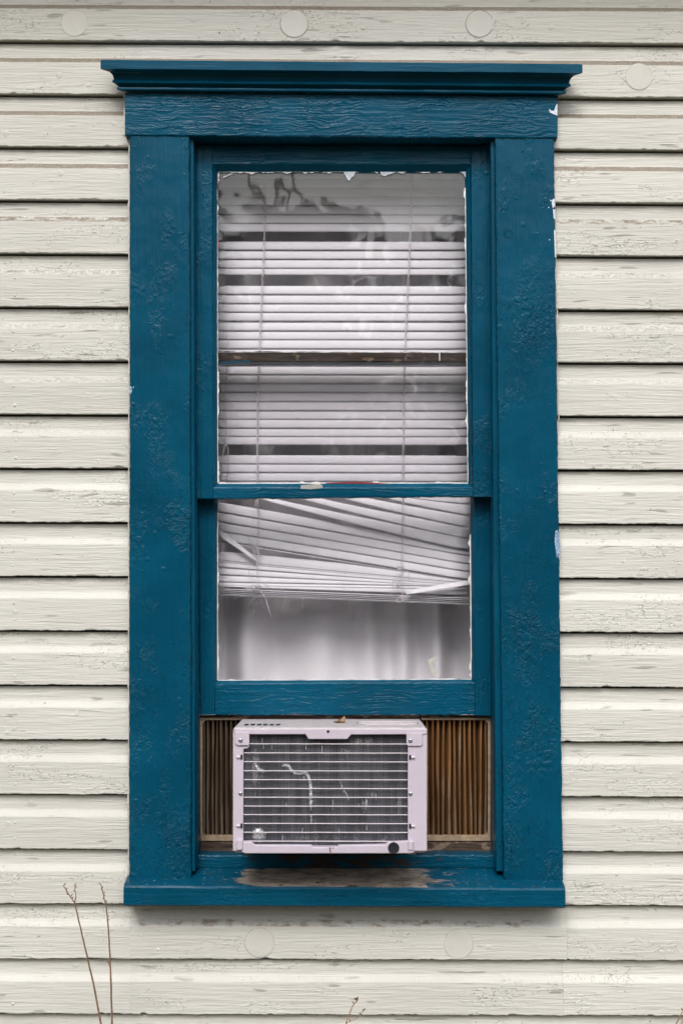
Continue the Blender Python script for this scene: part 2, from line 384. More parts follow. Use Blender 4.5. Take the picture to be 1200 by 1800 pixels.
def pleat_mat(name, a, b, pale):
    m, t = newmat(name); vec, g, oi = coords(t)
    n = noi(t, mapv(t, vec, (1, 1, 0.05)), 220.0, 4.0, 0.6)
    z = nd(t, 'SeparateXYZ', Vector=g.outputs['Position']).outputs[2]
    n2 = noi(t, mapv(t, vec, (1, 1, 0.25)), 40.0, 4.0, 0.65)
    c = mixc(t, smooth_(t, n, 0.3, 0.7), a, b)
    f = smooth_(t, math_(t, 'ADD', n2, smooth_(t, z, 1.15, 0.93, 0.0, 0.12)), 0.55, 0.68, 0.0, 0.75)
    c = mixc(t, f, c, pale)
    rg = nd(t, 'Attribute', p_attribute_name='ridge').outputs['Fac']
    c = mixc(t, smooth_(t, math_(t, 'ADD', rg, math_(t, 'MULTIPLY', math_(t, 'SUBTRACT', n2, 0.5), 0.8)), 0.95, 0.35, 0.0, 0.85), c, tuple(k * 0.36 for k in a))  # valleys darkened in colour to stand for shade in the folds, ridges stay paler
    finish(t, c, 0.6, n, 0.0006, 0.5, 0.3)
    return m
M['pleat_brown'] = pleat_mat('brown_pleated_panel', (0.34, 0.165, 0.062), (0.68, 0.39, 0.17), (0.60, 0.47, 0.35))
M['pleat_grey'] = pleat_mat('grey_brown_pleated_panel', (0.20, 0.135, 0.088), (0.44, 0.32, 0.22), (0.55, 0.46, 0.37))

def glass_mat():
    m, t = newmat('window_glass'); vec, g, oi = coords(t)
    dt = nd(t, 'VectorMath', p_operation='DOT_PRODUCT', i0=g.outputs['Incoming'], i1=g.outputs['Normal']).outputs[1]
    om = math_(t, 'SUBTRACT', 1.0, math_(t, 'ABSOLUTE', dt))
    fr = math_(t, 'ADD', math_(t, 'MULTIPLY', math_(t, 'POWER', om, 5.0), 0.95), 0.052)
    tr = nd(t, 'BsdfTransparent', Color=(0.985, 0.98, 0.985, 1)); gl = nd(t, 'BsdfGlossy', Roughness=0.015)
    wav = noi(t, vec, 7.0, 2.0)
    bp = nd(t, 'Bump', Strength=0.25, Distance=0.006, Height=wav); t.links.new(bp.outputs[0], gl.inputs['Normal'])
    mx = nd(t, 'MixShader'); t.links.new(fr, mx.inputs[0]); t.links.new(tr.outputs[0], mx.inputs[1]); t.links.new(gl.outputs[0], mx.inputs[2])
    df = nd(t, 'BsdfDiffuse', Color=(0.7, 0.7, 0.68, 1))
    dn = math_(t, 'ADD', smooth_(t, noi(t, vec, 9.0, 5.0, 0.7), 0.4, 0.75, 0.004, 0.022), smooth_(t, noi(t, vec, 420.0, 1.0), 0.74, 0.78, 0.0, 0.12))
    m2 = nd(t, 'MixShader'); t.links.new(dn, m2.inputs[0]); t.links.new(mx.outputs[0], m2.inputs[1]); t.links.new(df.outputs[0], m2.inputs[2])
    o = nd(t, 'OutputMaterial'); t.links.new(m2.outputs[0], o.inputs['Surface'])
    return m
M['glass'] = glass_mat()

# ------------------------------------------------------------------ shaped members
def member(name, quad, yf, yb, axis, mat, parent, jit=0.0006, bev=0.003, n=60, cup=0.0, label=None):
    """a board seen at the four photo corners TL,TR,BR,BL of its front face; worn, slightly wavy edges, eased arrises"""
    TL, TR, BR, BL = [P(u, v, yf) for u, v in quad]
    sd_ = random.random() * 50
    if axis == 'v': a0, a1, b0, b1 = TL, BL, TR, BR       # runs along z; side a -> side b across
    else: a0, a1, b0, b1 = TL, TR, BL, BR                 # runs along x; top -> bottom across
    W_ = ((b0 - a0).length + (b1 - a1).length) / 2
    be = min(bev / W_, 0.3)
    cross = [(0, yb), (0, yf + bev), (be * 0.3, yf + bev * 0.3), (be, yf), (0.5, yf - cup), (1 - be, yf), (1 - be * 0.3, yf + bev * 0.3), (1, yf + bev), (1, yb)]
    vs = []; m = len(cross)
    for i in range(n + 1):
        t = i / n; A = a0.lerp(a1, t); B = b0.lerp(b1, t); L = (a1 - a0).length * t
        ja = jit * (nz(L * 22, sd_) + 0.7 * nz(L * 90, sd_ + 3)); jb = jit * (nz(L * 22, sd_ + 9) + 0.7 * nz(L * 90, sd_ + 13)); jy = jit * 0.6 * nz(L * 9, sd_ + 20)
        d = (B - A).normalized()
        for k, (s, y) in enumerate(cross):
            p = A.lerp(B, s) + d * lerp(ja, jb, s)
            vs.append((p.x, y + (jy if 0 < k < m - 1 else 0), p.z))
    fs = []
    for i in range(n):
        for k in range(m - 1): fs.append((i * m + k, i * m + k + 1, (i + 1) * m + k + 1, (i + 1) * m + k))
        fs.append((i * m + m - 1, i * m, (i + 1) * m, (i + 1) * m + m - 1))
    fs.append(tuple(range(m))); fs.append(tuple(range(n * m, n * m + m))[::-1])
    o = mobj(name, vs, fs, mat, parent)
    if label: o['label'] = label
    return o

def relief_height(L, Wd, sd_, blister, wrinkle, low_end):
    """height of many coats of brushed paint: L runs along the board, Wd across, metres; low_end grows towards the weathered end"""
    wx = Wd + 0.0035 * pn(L * 7, Wd * 30, sd_ + 1)
    h = 0.00022 * pn(wx * 300, L * 12, sd_ + 2) + 0.00030 * pn(wx * 140, L * 5, sd_ + 3) + 0.00025 * sst(pn(wx * 190, L * 8, sd_ + 33), .3, .6)
    if wrinkle:
        w2 = Wd + 0.010 * fb(L * 7, Wd * 14, sd_ + 4, 3) + 0.0022 * pn(L * 45, Wd * 60, sd_ + 6)
        r1 = 1 - np.abs(pn(w2 * 115, L * 9, sd_ + 7)); r2 = 1 - np.abs(pn(w2 * 190, L * 16, sd_ + 8))
        h = h + wrinkle * (0.0013 * r1 ** 5 + 0.0007 * r2 ** 5) * sst(fb(L * 9, Wd * 14, sd_ + 9, 2), -.45, .25)
    q1 = fb(L * 17 + .9 * pn(L * 60, Wd * 70, sd_ + 20), Wd * 34 + .9 * pn(L * 60, Wd * 70, sd_ + 21), sd_ + 10, 5, .6)
    q2 = fb(L * 52 + 1.5 * pn(L * 60, Wd * 60, sd_ + 22), Wd * 80 + 1.5 * pn(L * 60, Wd * 60, sd_ + 23), sd_ + 11, 2)
    mk = sst(fb(L * 6, Wd * 10, sd_ + 12, 4) + low_end, -0.15, 0.55) * blister
    for th in (.10, .42, -.22):
        h = h + mk * (0.00042 * sst(q1, th - .035, th + .035) + 0.00038 * np.exp(-((q1 - th - .03) / .04) ** 2))
    h = h + (0.10 * blister + .35 * mk) * 0.0008 * sst(q2, 0.50, 0.66)
    h = h + 0.0007 * sst(pn(L * 55, Wd * 62, sd_ + 13), 0.66, 0.85) + 0.0004 * fb(L * 22, Wd * 22, sd_ + 14, 2)
    # splits along the grain near the lower end
    h = h - 0.0016 * sst(pn(Wd * 120, L * 11, sd_ + 15), 0.60, 0.72) * sst(low_end, 0.12, 0.3)
    return h
def relief_member(name, quad, yf, yb, axis, mat, parent, jit=0.0008, bev=0.0028, res=0.0013, blister=1.0, wrinkle=0.0, lowfrom=None):
    TL, TR, BR, BL = [P(u, v, yf) for u, v in quad]; sd_ = random.randrange(400)
    if axis == 'v': a0, a1, b0, b1 = TL, BL, TR, BR
    else: a0, a1, b0, b1 = TL, TR, BL, BR
    W_ = ((b0 - a0).length + (b1 - a1).length) / 2; LEN = (a1 - a0).length
    n = int(LEN / res); mc = max(6, int((W_ - 2 * bev) / res)); be = bev / W_
    sc_ = np.concatenate(([0, 0, be * .3], np.linspace(be, 1 - be, mc), [1 - be * .3, 1, 1])); m = len(sc_)
    yo = np.concatenate(([yb, yf + bev, yf + bev * .3], np.full(mc, yf), [yf + bev * .3, yf + bev, yb]))
    t = np.linspace(0, 1, n + 1)[:, None]; Lm = t * LEN + sd_ * .37; Wm = sc_[None, :] * W_ + sd_ * .11
    Lm, Wm = np.broadcast_arrays(Lm, Wm)
    A = np.array(a0)[None, :] * (1 - t) + np.array(a1)[None, :] * t; B = np.array(b0)[None, :] * (1 - t) + np.array(b1)[None, :] * t
    low = np.zeros_like(Lm) if lowfrom is None else (0.38 * sst(t, lowfrom, 1.0) - 0.12) + 0 * Lm
    h = relief_height(Lm, Wm, sd_ % 97, blister, wrinkle, low)
    win_ = np.concatenate(([0, .35, .8], np.ones(mc), [.8, .35, 0]))[None, :]
    ja = jit * (pn(t * LEN * 22, t * 0 + .5, sd_ % 50) + .8 * pn(t * LEN * 90, t * 0 + .5, sd_ % 50 + 3) + .7 * pn(t * LEN * 260, t * 0 + .5, sd_ % 50 + 5)); jb = jit * (pn(t * LEN * 22, t * 0 + 4.5, sd_ % 50 + 7) + .8 * pn(t * LEN * 90, t * 0 + 4.5, sd_ % 50 + 9) + .7 * pn(t * LEN * 260, t * 0 + 4.5, sd_ % 50 + 11))
    D = (B - A) / np.linalg.norm(B - A, axis=1, keepdims=True)
    S_ = sc_[None, :, None]
    pos = A[:, None, :] * (1 - S_) + B[:, None, :] * S_ + D[:, None, :] * (ja[:, :, None] * (1 - S_) + jb[:, :, None] * S_)
    y = yo[None, :] - h * win_; pos[:, :, 1] = y
    idx = np.arange((n + 1) * m).reshape(n + 1, m)
    q = np.stack([idx[:-1, :-1], idx[:-1, 1:], idx[1:, 1:], idx[1:, :-1]], -1).reshape(-1, 4)
    back = np.stack([idx[:-1, -1], idx[:-1, 0], idx[1:, 0], idx[1:, -1]], -1)
    vs = pos.reshape(-1, 3); lo, hi = vs.min(0), vs.max(0); c = (lo + hi) / 2
    me = bpy.data.meshes.new(name)
    me.from_pydata((vs - c).tolist(), [], q.tolist() + back.tolist() + [idx[0].tolist(), idx[-1][::-1].tolist()])
    me.materials.append(mat)
    bm = bmesh.new(); bm.from_mesh(me); bmesh.ops.recalc_face_normals(bm, faces=bm.faces); bm.to_mesh(me); bm.free(); me.update()
    o = bpy.data.objects.new(name, me); C.objects.link(o); place(o, parent, Vector(c)); return o

def ragged(mb, pts, wfun, y, thick=0.001, side=(0, 0), step=2.0, mi=0):
    """a strip with a torn edge along photo points; wfun(s) = width in photo pixels towards `side`"""
    path = []
    for (u0, v0), (u1, v1) in zip(pts[:-1], pts[1:]):
        L = math.hypot(u1 - u0, v1 - v0); k = max(1, int(L / step))
        for i in range(k): path.append((lerp(u0, u1, i / k), lerp(v0, v1, i / k)))
    path.append(pts[-1])
    vs = []; s = 0.0
    for i, (u, v) in enumerate(path):
        if i: s += math.hypot(u - path[i - 1][0], v - path[i - 1][1])
        w = max(0.15, wfun(s))
        a = P(u, v, y); b = P(u + side[0] * w, v + side[1] * w, y)
        vs += [(a.x, y, a.z), (b.x, y, b.z), (b.x, y + thick, b.z), (a.x, y + thick, a.z)]
    fs = [(0, 1, 2, 3)]
    for i in range(len(path) - 1):
        k = i * 4
        for j in range(4): fs.append((k + j, k + (j + 1) % 4, k + 4 + (j + 1) % 4, k + 4 + j))
    k = (len(path) - 1) * 4; fs.append((k + 3, k + 2, k + 1, k))
    mb.add(vs, fs, mi)

# ================================================================== GROUND
gm = MB(); gm.add([(-120, -160, 0), (120, -160, 0), (120, 60, 0), (-120, 60, 0)], [(0, 1, 2, 3)])
tag(gm.build('ground', M['ground']), kind='structure')

# ================================================================== HOUSE WALL
house = thing('house', 'cream painted wooden house wall of lapped boards around the blue window', 'house', (0, 0.1, 0))
LB = [-400, -306, -212, -118, -24, 70, 164, 256.5, 350, 444, 538, 633, 727.5, 822, 917, 1012, 1107.5, 1203.5, 1299.5, 1395.5, 1491.5, 1588, 1685, 1782, 1880, 1979, 2079, 2180]
RB = [-394, -300, -206, -112, -18, 76, 171, 263, 356.5, 449.5, 544, 637, 731, 825.5, 920.5, 1016, 1111.5, 1208, 1304, 1400.5, 1497, 1592, 1688, 1785.5, 1884, 1983, 2083, 2184]
def row_z(k, x):
    a = P(0, LB[k]); b = P(1200, RB[k])
    return a.z + (b.z - a.z) * (x - a.x) / (b.x - a.x)
XL, XR = -2.3, 2.3
def board_relief(X, Sx, sd_, worn):
    """grain, lifted paint and checks on one board: X along, Sx across; returns height and a dirt-in-the-crack mask"""
    w = Sx + 0.004 * pn(X * 5, Sx * 18, sd_) + 0.0012 * pn(X * 24, Sx * 40, sd_ + 1)
    h = 0.00016 * pn(X * 6, w * 240, sd_ + 2) + 0.00014 * pn(X * 11, w * 150, sd_ + 3) + 0.0003 * fb(X * 9, Sx * 22, sd_ + 4, 2)
    mk = sst(fb(X * 3.2, Sx * 11, sd_ + 5, 3) + worn, .10, .42)
    q = fb(X * 9 + .9 * pn(X * 38, Sx * 70, sd_ + 6), w * 42 + .8 * pn(X * 45, Sx * 70, sd_ + 7), sd_ + 8, 4, .5)
    lip = np.exp(-((q - .20) / .035) ** 2); step = sst(q, .17, .22)
    h = h + mk * (0.00045 * step + 0.00055 * lip)
    crack = mk * np.exp(-((q - .155) / .022) ** 2)
    c2 = sst(pn(X * 13, w * 95, sd_ + 9), .52, .68) * sst(fb(X * 5, Sx * 16, sd_ + 10, 2) + worn * .6, 0, .3)
    h = h - 0.0007 * c2 - 0.0006 * crack
    h = h + 0.0009 * sst(pn(X * 48, Sx * 48, sd_ + 11), .70, .88)
    return h, np.clip(crack + .7 * c2, 0, 1)
SUB = [1, 1, 1, 1, 9, 9, 9, 4, 1, 2, 2, 2, 2, 5, 8, 1]
def board(k, x0, x1):
    rs = random.Random(k * 31 + int(x0 * 100)); sd_ = rs.randrange(90); worn = rs.choice((-.30, -.2, -.10, 0, .08, .18))
    fx = 0.0021; lo_, hi_ = max(x0, -0.80), min(x1, 0.80)
    xs = [x0 + (lo_ - x0) * i / 40 for i in range(40)] if lo_ > x0 + 1e-6 else []
    nfin = max(4, int((hi_ - lo_) / fx)); xs += [lerp(lo_, hi_, i / nfin) for i in range(nfin + 1)]
    if hi_ < x1 - 1e-6: xs += [hi_ + (x1 - hi_) * (i + 1) / 40 for i in range(40)]
    X = np.array(xs); o1 = np.zeros_like(X)
    a_, b_ = P(0, LB[k]), P(1200, RB[k]); zb = a_.z + (b_.z - a_.z) * (X - a_.x) / (b_.x - a_.x)
    if k > 0:
        a2, b2 = P(0, LB[k - 1]), P(1200, RB[k - 1]); zt = a2.z + (b2.z - a2.z) * (X - a2.x) / (b2.x - a2.x)
    else: zt = zb + 0.1128
    p = zt - zb; f = p / 0.1155; r = 0.0016
    e = 0.0010 * pn(X * 14, o1 + .3, sd_) + 0.0008 * pn(X * 60, o1 + .3, sd_ + 1) + 0.0007 * pn(X * 170, o1 + .3, sd_ + 2)
    chip = np.clip(pn(X * 35, o1 + .7, sd_ + 3) - .45, 0, 1) * 0.010
    dy = 0.0009 * pn(X * 3, o1 + .2, sd_ + 4); b1 = 0.0006 * pn(X * 25, o1 + .2, sd_ + 5) + 0.0004 * pn(X * 110, o1 + .2, sd_ + 6)
    key = [(o1 + .024, o1 + .0008, 0), (o1 + .010, o1 + .0006, 0), (o1 + r, e + chip * .6, 0), (o1 + r * .35, e + r * .3 + chip, 0), (o1, e + r + chip, 0),
           (o1, o1 + .020, 0), (o1 - .0003, o1 + .040, 0), (o1, .060 * f, 0), (o1 + .0003, .0672 * f + b1, 0), (o1 + .0016, .0692 * f + b1, 1), (o1 + .0052, .0722 * f + b1, 1),
           (o1 + .0092, .0757 * f + b1, 1), (o1 + .0120, .0800 * f + b1, 1), (o1 + .0128, .0835 * f, 0), (o1 + .0130, .095 * f, 0), (o1 + .0130, p - .0045, 0), (o1 + .024, p - .0045, 0)]
    Y, Z, Bv, Wt = [], [], [], []
    for j in range(16):
        for q in range(SUB[j]):
            t = q / SUB[j]; Y.append(key[j][0] * (1 - t) + key[j + 1][0] * t); Z.append(key[j][1] * (1 - t) + key[j + 1][1] * t)
            Bv.append(key[j][2] if q == 0 else min(key[j][2], key[j + 1][2])); Wt.append(0 if j in (0, 1) or (j == 15) else (.3 if j in (2, 3) else 1))
    Y.append(key[16][0]); Z.append(key[16][1]); Bv.append(0); Wt.append(0)
    Y = np.array(Y).T; Z = np.array(Z).T; Wt = np.array(Wt)[None, :]; m = Y.shape[1]
    XX = np.broadcast_to(X[:, None], Y.shape)
    H, Ck = board_relief(XX + k * 3.3, Z + k * .7, sd_, worn)
    Yd = Y + np.where(Y < .02, dy[:, None], 0) - H * Wt
    vs = np.stack([XX, Yd, Z + zb[:, None]], -1).reshape(-1, 3); n = len(X) - 1
    idx = np.arange((n + 1) * m).reshape(n + 1, m)
    q4 = np.stack([idx[:-1, :-1], idx[:-1, 1:], idx[1:, 1:], idx[1:, :-1]], -1).reshape(-1, 4); bk = np.stack([idx[:-1, -1], idx[:-1, 0], idx[1:, 0], idx[1:, -1]], -1)
    c = (vs.min(0) + vs.max(0)) / 2; me = bpy.data.meshes.new('board')
    me.from_pydata((vs - c).tolist(), [], q4.tolist() + bk.tolist() + [idx[0].tolist(), idx[-1][::-1].tolist()]); me.materials.append(M['cream'])
    for an, val in (('bevel', np.broadcast_to(np.array(Bv, float)[None, :], Y.shape)), ('crack', Ck * Wt)):
        at = me.attributes.new(an, 'FLOAT', 'POINT'); at.data.foreach_set('value', np.ascontiguousarray(val, dtype=np.float32).ravel())
    bm = bmesh.new(); bm.from_mesh(me); bmesh.ops.recalc_face_normals(bm, faces=bm.faces); bm.to_mesh(me); bm.free(); me.update()
    o = bpy.data.objects.new('board', me); C.objects.link(o); place(o, house, Vector(c)); return o
def ux(u, v): return P(u, v).x
for k in range(len(LB)):
    v = LB[k]
    if 200 < v < 1590:
        board(k, XL, ux(236, v)); board(k, ux(964, v) if v < 300 else ux(972, v), XR)
    elif 1600 < v < 1800:
        a = ux(228.5, v); b = ux(996 if v < 1700 else 990, v)
        board(k, XL, a - 0.0001); board(k, a + 0.0001, b - 0.0002); board(k, b + 0.0002, XR)
    else: board(k, XL, XR)

# sheathing behind the boards, with the window opening left free
oxL, oxR = P(331, 700).x, P(884, 900).x
ozT, ozB = P(600, 232).z, P(600, 1560).z
sh = MB()
zt_, zb_ = 3.05, 0.30
sh.box(XL, oxL - 0.012, 0.0245, 0.11, zb_, zt_); sh.box(oxR + 0.012, XR, 0.0245, 0.11, zb_, zt_)
sh.box(oxL - 0.012, oxR + 0.012, 0.0245, 0.11, ozT + 0.03, zt_); sh.box(oxL - 0.012, oxR + 0.012, 0.0245, 0.11, zb_, ozB - 0.02)
sh.build('sheathing', M['sheathing'], house)
fo = MB(); fo.box(XL, XR, 0.03, 0.25, -0.2, 0.30); fo.build('foundation', M['foundation'], house)
# eave
ev = MB(); ev.box(XL - 0.3, XR + 0.3, -0.30, 0.0245, 3.03, 3.05); ev.build('soffit', M['soffit'], house)
ev = MB(); ev.box(XL - 0.3, XR + 0.3, -0.325, -0.302, 3.015, 3.16); ev.build('fascia', M['soffit'], house)
ev = MB(); ev.add([(XL - .35, -.37, 3.13), (XR + .35, -.37, 3.13), (XR + .35, 3.2, 4.6), (XL - .35, 3.2, 4.6), (XL - .35, -.37, 3.17), (XR + .35, -.37, 3.17), (XR + .35, 3.2, 4.64), (XL - .35, 3.2, 4.64)],
                  [(0, 1, 2, 3), (7, 6, 5, 4), (0, 4, 5, 1), (1, 5, 6, 2), (2, 6, 7, 3), (3, 7, 4, 0)])
ev.build('roof', M['roof'], house)
# the dark room behind the window
rm = MB(); X0, X1, Y0, Y1, Z0, Z1 = -1.8, 1.8, 0.112, 3.0, 0.35, 2.75
rm.box(X0, X1, Y1, Y1 + .1, Z0, Z1); rm.box(X0 - .1, X0, Y0, Y1 + .1, Z0, Z1); rm.box(X1, X1 + .1, Y0, Y1 + .1, Z0, Z1)
rm.box(X0 - .1, X1 + .1, Y0, Y1 + .1, Z1, Z1 + .1); rm.box(X0 - .1, X1 + .1, Y0, Y1 + .1, Z0 - .1, Z0)
rm.build('room', M['room'], house)

# round patches where insulation was blown in
def plug(u, v, r_px, strong=False, prou=0.0007):
    c = P(u, v); r = r_px * 0.0012; mb = MB(); n = 40; sd_ = u * 0.37
    def ring(rr, y): return [(c.x + rr * (1 + 0.012 * nz(math.cos(2 * math.pi * j / n) * 2 + sd_, math.sin(2 * math.pi * j / n) * 2)) * math.cos(2 * math.pi * j / n), y, c.z + rr * math.sin(2 * math.pi * j / n)) for j in range(n)]
    rings = [ring(r + 0.0011, 0.001), ring(r + 0.0011, -0.0006), ring(r + 0.0001, -0.0006), ring(r - 0.0002, -prou), ring(r - 0.0014, -prou - 0.0004), ring(r * 0.5, -prou - 0.0005)]
    vs = [q for rr in rings for q in rr]; fs = []; mi = []
    for i in range(len(rings) - 1):
        for j in range(n): fs.append((i * n + j, i * n + (j + 1) % n, (i + 1) * n + (j + 1) % n, (i + 1) * n + j)); mi.append(1 if i < 2 else 0)
    k = (len(rings) - 1) * n; fs.append(tuple(range(k, k + n))); mi.append(0)
    mobj('round_plug', vs, fs, None, house, mats=[M['cream_patch'], M['crack' if strong else 'crack_faint']], midx=mi)
for u, v, r, st in ((131, 41, 23.5, 0), (517, 42, 24.5, 1), (842, 42, 24, 1), (1122, 135, 23.5, 0), (456, 1657, 25, 0), (805, 1660, 25, 0)): plug(u, v, r, st)

# painted-over nail heads in the boards
def dome(u, v, y, r_px, h, mat, parent, name='nail_head'):
    c = P(u, v, y); r = r_px * 0.0012; vs = []; n = 10
    for rr, hh in ((1, 0), (0.8, .55), (0.4, .95)):
        vs += [(c.x + r * rr * math.cos(2 * math.pi * j / n), y - h * hh, c.z + r * rr * math.sin(2 * math.pi * j / n)) for j in range(n)]
    vs.append((c.x, y - h, c.z)); fs = []
    for i in range(2):
        for j in range(n): fs.append((i * n + j, i * n + (j + 1) % n, (i + 1) * n + (j + 1) % n, (i + 1) * n + j))
    for j in range(n): fs.append((2 * n + j, 2 * n + (j + 1) % n, 3 * n))
    return mobj(name, vs, fs, mat, parent, smooth=True)
for k in range(10, 24):
    for dv in (-48 + random.uniform(-3, 3), -17 + random.uniform(-3, 3)):
        dome(26 + random.uniform(-3, 3), LB[k] + dv, 0.0003, random.uniform(2.6, 3.8), 0.0014, M['cream'], house)
for u, v in ((740, 1610 + 9), (278, 1634), (278, 1669), (1083, 1537), (1062, 1618 + 25), (1118, 1660)):
    dome(u, v, 0.0003, 3.4, 0.0012, M['cream'], house)

# ================================================================== WINDOW
win = thing('sash_window', 'tall blue double hung window with thickly painted casing and moulded cornice', 'window', P(600, 1560, 0))
YC = -0.018
relief_member('side_casing', [(228.5, 238), (333, 240), (336, 1545), (227, 1543)], YC, 0.0235, 'v', M['blue_v'], win, blister=.8, lowfrom=.35)
relief_member('side_casing', [(869, 241), (973, 244), (989, 1547), (885, 1547)], YC, 0.0235, 'v', M['blue_v'], win, blister=1.0, lowfrom=.3)
relief_member('head_casing', [(220, 162), (980, 167), (979, 243), (220, 238)], YC - 0.003, 0.0235, 'h', M['blue_h'], win, blister=.35, wrinkle=.75)
# cornice: crown profile swept along the head and returned at both ends
prof = [(-0.0, 105.5), (-0.063, 105.5), (-0.0645, 107), (-0.0645, 121), (-0.0625, 121.8), (-0.049, 126.3), (-0.0455, 129), (-0.0425, 133), (-0.0400, 139.5),
        (-0.0425, 141.5), (-0.0435, 143), (-0.0428, 145.2), (-0.0400, 146.0), (-0.0350, 148.6), (-0.0315, 151.8), (-0.0345, 153.4), (-0.0350, 155), (-0.0345, 157.4), (-0.0310, 158.6), (-0.0225, 161), (-0.0, 161)]
xb0, xb1 = P(219, 160, -0.02).x, P(981, 166, -0.02).x
vs = []; n = 90; m = len(prof)
for i in range(n + 1):
    t = i / n
    for k, (y, v) in enumerate(prof):
        z = P(600, v, y).z; pj = max(0, -y - 0.0212)
        x = lerp(xb0 - pj, xb1 + pj, t)
        z += -0.0082 * (x - xb0) / (xb1 - xb0) + 0.0005 * nz(x * 18, k * .15) + 0.0003 * nz(x * 70, k * .3)
        vs.append((x, y + (0.0005 * nz(x * 20, 7 + k * .2) if 0 < k < m - 1 else 0), z))
fs = []
for i in range(n):
    for k in range(m): fs.append((i * m + k, i * m + (k + 1) % m, (i + 1) * m + (k + 1) % m, (i + 1) * m + k))
fs.append(tuple(range(m))); fs.append(tuple(range(n * m, n * m + m))[::-1])
mobj('cornice', vs, fs, M['blue_sash_h'], win)
# blind stops and jambs
member('blind_stop', [(333, 240), (340.5, 240), (343, 1531), (336, 1531)], -0.006, 0.0235, 'v', M['blue_v'], win, 0.0004, 0.002, 60)
member('blind_stop', [(861.5, 241), (869, 241), (885, 1531), (871.5, 1531)], -0.006, 0.0235, 'v', M['blue_v'], win, 0.0004, 0.002, 60)
def jamb(u0, u1, v0, v1, sgn):
    a = P(u0, v0, -0.006); b = P(u1, v1, -0.006); w = 0.016
    mb = MB(); xs = lambda q, o: q.x + o
    mb.add([(xs(b, 0), .024, b.z), (xs(b, sgn * w), .024, b.z), (xs(b, sgn * w), .135, b.z), (xs(b, 0), .135, b.z),
            (xs(a, 0), .024, a.z), (xs(a, sgn * w), .024, a.z), (xs(a, sgn * w), .135, a.z), (xs(a, 0), .135, a.z)],
           [(0, 1, 2, 3), (7, 6, 5, 4), (0, 4, 5, 1), (1, 5, 6, 2), (2, 6, 7, 3), (3, 7, 4, 0)])
    mb.build('jamb', M['blue_sash_v'], win)
jamb(341.3, 345.3, 236, 1531, -1); jamb(862.3, 870.8, 236, 1531, 1)
hz = P(600, 241, YC).z
mb = MB(); mb.box(P(340, 241).x, P(864, 241).x, 0.024, 0.135, hz + 0.001, hz + 0.02); mb.build('head_jamb', M['blue_sash_h'], win)

# sill: sloped top, eased nose, horns past the casing
def sill():
    cols = 760; vs = []; NF = 22
    back = (0.046, (224, 1525), (990, 1527)); topf = (-0.062, (217.5, 1556), (993, 1561)); botf = (-0.062, (216, 1593), (995, 1596.5))
    xs_ = np.linspace(0, .93, cols + 1)[:, None]; ws_ = np.linspace(.1, .135, NF)[None, :]; xs_, ws_ = np.broadcast_arrays(xs_, ws_)
    H = relief_height(xs_, ws_, 61, .55, .12, 0 * xs_ + .1); T = relief_height(xs_, ws_ + .3, 71, .5, .1, 0 * xs_)
    A0, A1 = P(*back[1], 0.046), P(*back[2], 0.046); B0, B1 = P(*topf[1], -0.062), P(*topf[2], -0.062); D0, D1 = P(*botf[1], -0.062), P(*botf[2], -0.062)
    for i in range(cols + 1):
        t = i / cols; x = lerp(B0.x, B1.x, t)
        za = lerp(A0.z, A1.z, t); zb = lerp(B0.z, B1.z, t); zd = lerp(D0.z, D1.z, t)
        e1 = 0.0009 * nz(x * 16, 3) + 0.0008 * nz(x * 60, 4); e2 = 0.0009 * nz(x * 14, 9) + 0.0008 * nz(x * 75, 6); ey = 0.001 * nz(x * 12, 11)
        wz = lambda s: 0.0006 * nz(x * 20, s * 3)
        pr = [(0.046, za)] + [(lerp(0.046, -0.054, j / 16), lerp(za, lerp(za, zb, .94), j / 16) + e1 * j / 16 + 0.5 * T[i, j]) for j in range(1, 17)]
        pr += [(-0.0595 + ey, zb - 0.0012 + e1)] + [(-0.062 + ey - 0.8 * H[i, j] * (1 if 0 < j < NF - 1 else .4), lerp(zb - 0.005 + e1, zd + 0.0035 + e2, j / (NF - 1))) for j in range(NF)]
        pr += [(-0.0585 + ey, zd + e2), (-0.012, zd + 0.001 + e2), (-0.008, zd + 0.004), (0.0005, zd + 0.004), (0.0005, za - 0.05), (0.046, za - 0.05)]
        for (y, z) in pr: vs.append((x, y, z))
    m = len(pr); fs = []
    for i in range(cols):
        for k in range(m): fs.append((i * m + k, i * m + (k + 1) % m, (i + 1) * m + (k + 1) % m, (i + 1) * m + k))
    fs.append(tuple(range(m))); fs.append(tuple(range(cols * m, cols * m + m))[::-1])
    return mobj('sill', vs, fs, M['blue_sill'], win)
s_ = sill(); s_['label'] = 'blue sill worn to bare grey wood in the middle'
relief_member('sill_step', [(342, 1502), (873, 1502), (876, 1527.5), (343, 1527.5)], 0.044, 0.085, 'h', M['blue_step'], win, 0.0012, 0.004, blister=.4, wrinkle=.4)
member('stool', [(344, 1480), (872, 1480), (872, 1500), (344, 1500)], 0.0855, 0.135, 'h', M['stool_wood'], win, 0.0016, 0.004, 60)
fill = MB(); fill.box(oxL, oxR, 0.046, 0.135, P(600, 1560, .05).z, P(600, 1506, .05).z - 0.006); fill.build('sill_block', M['stool_wood'], win)

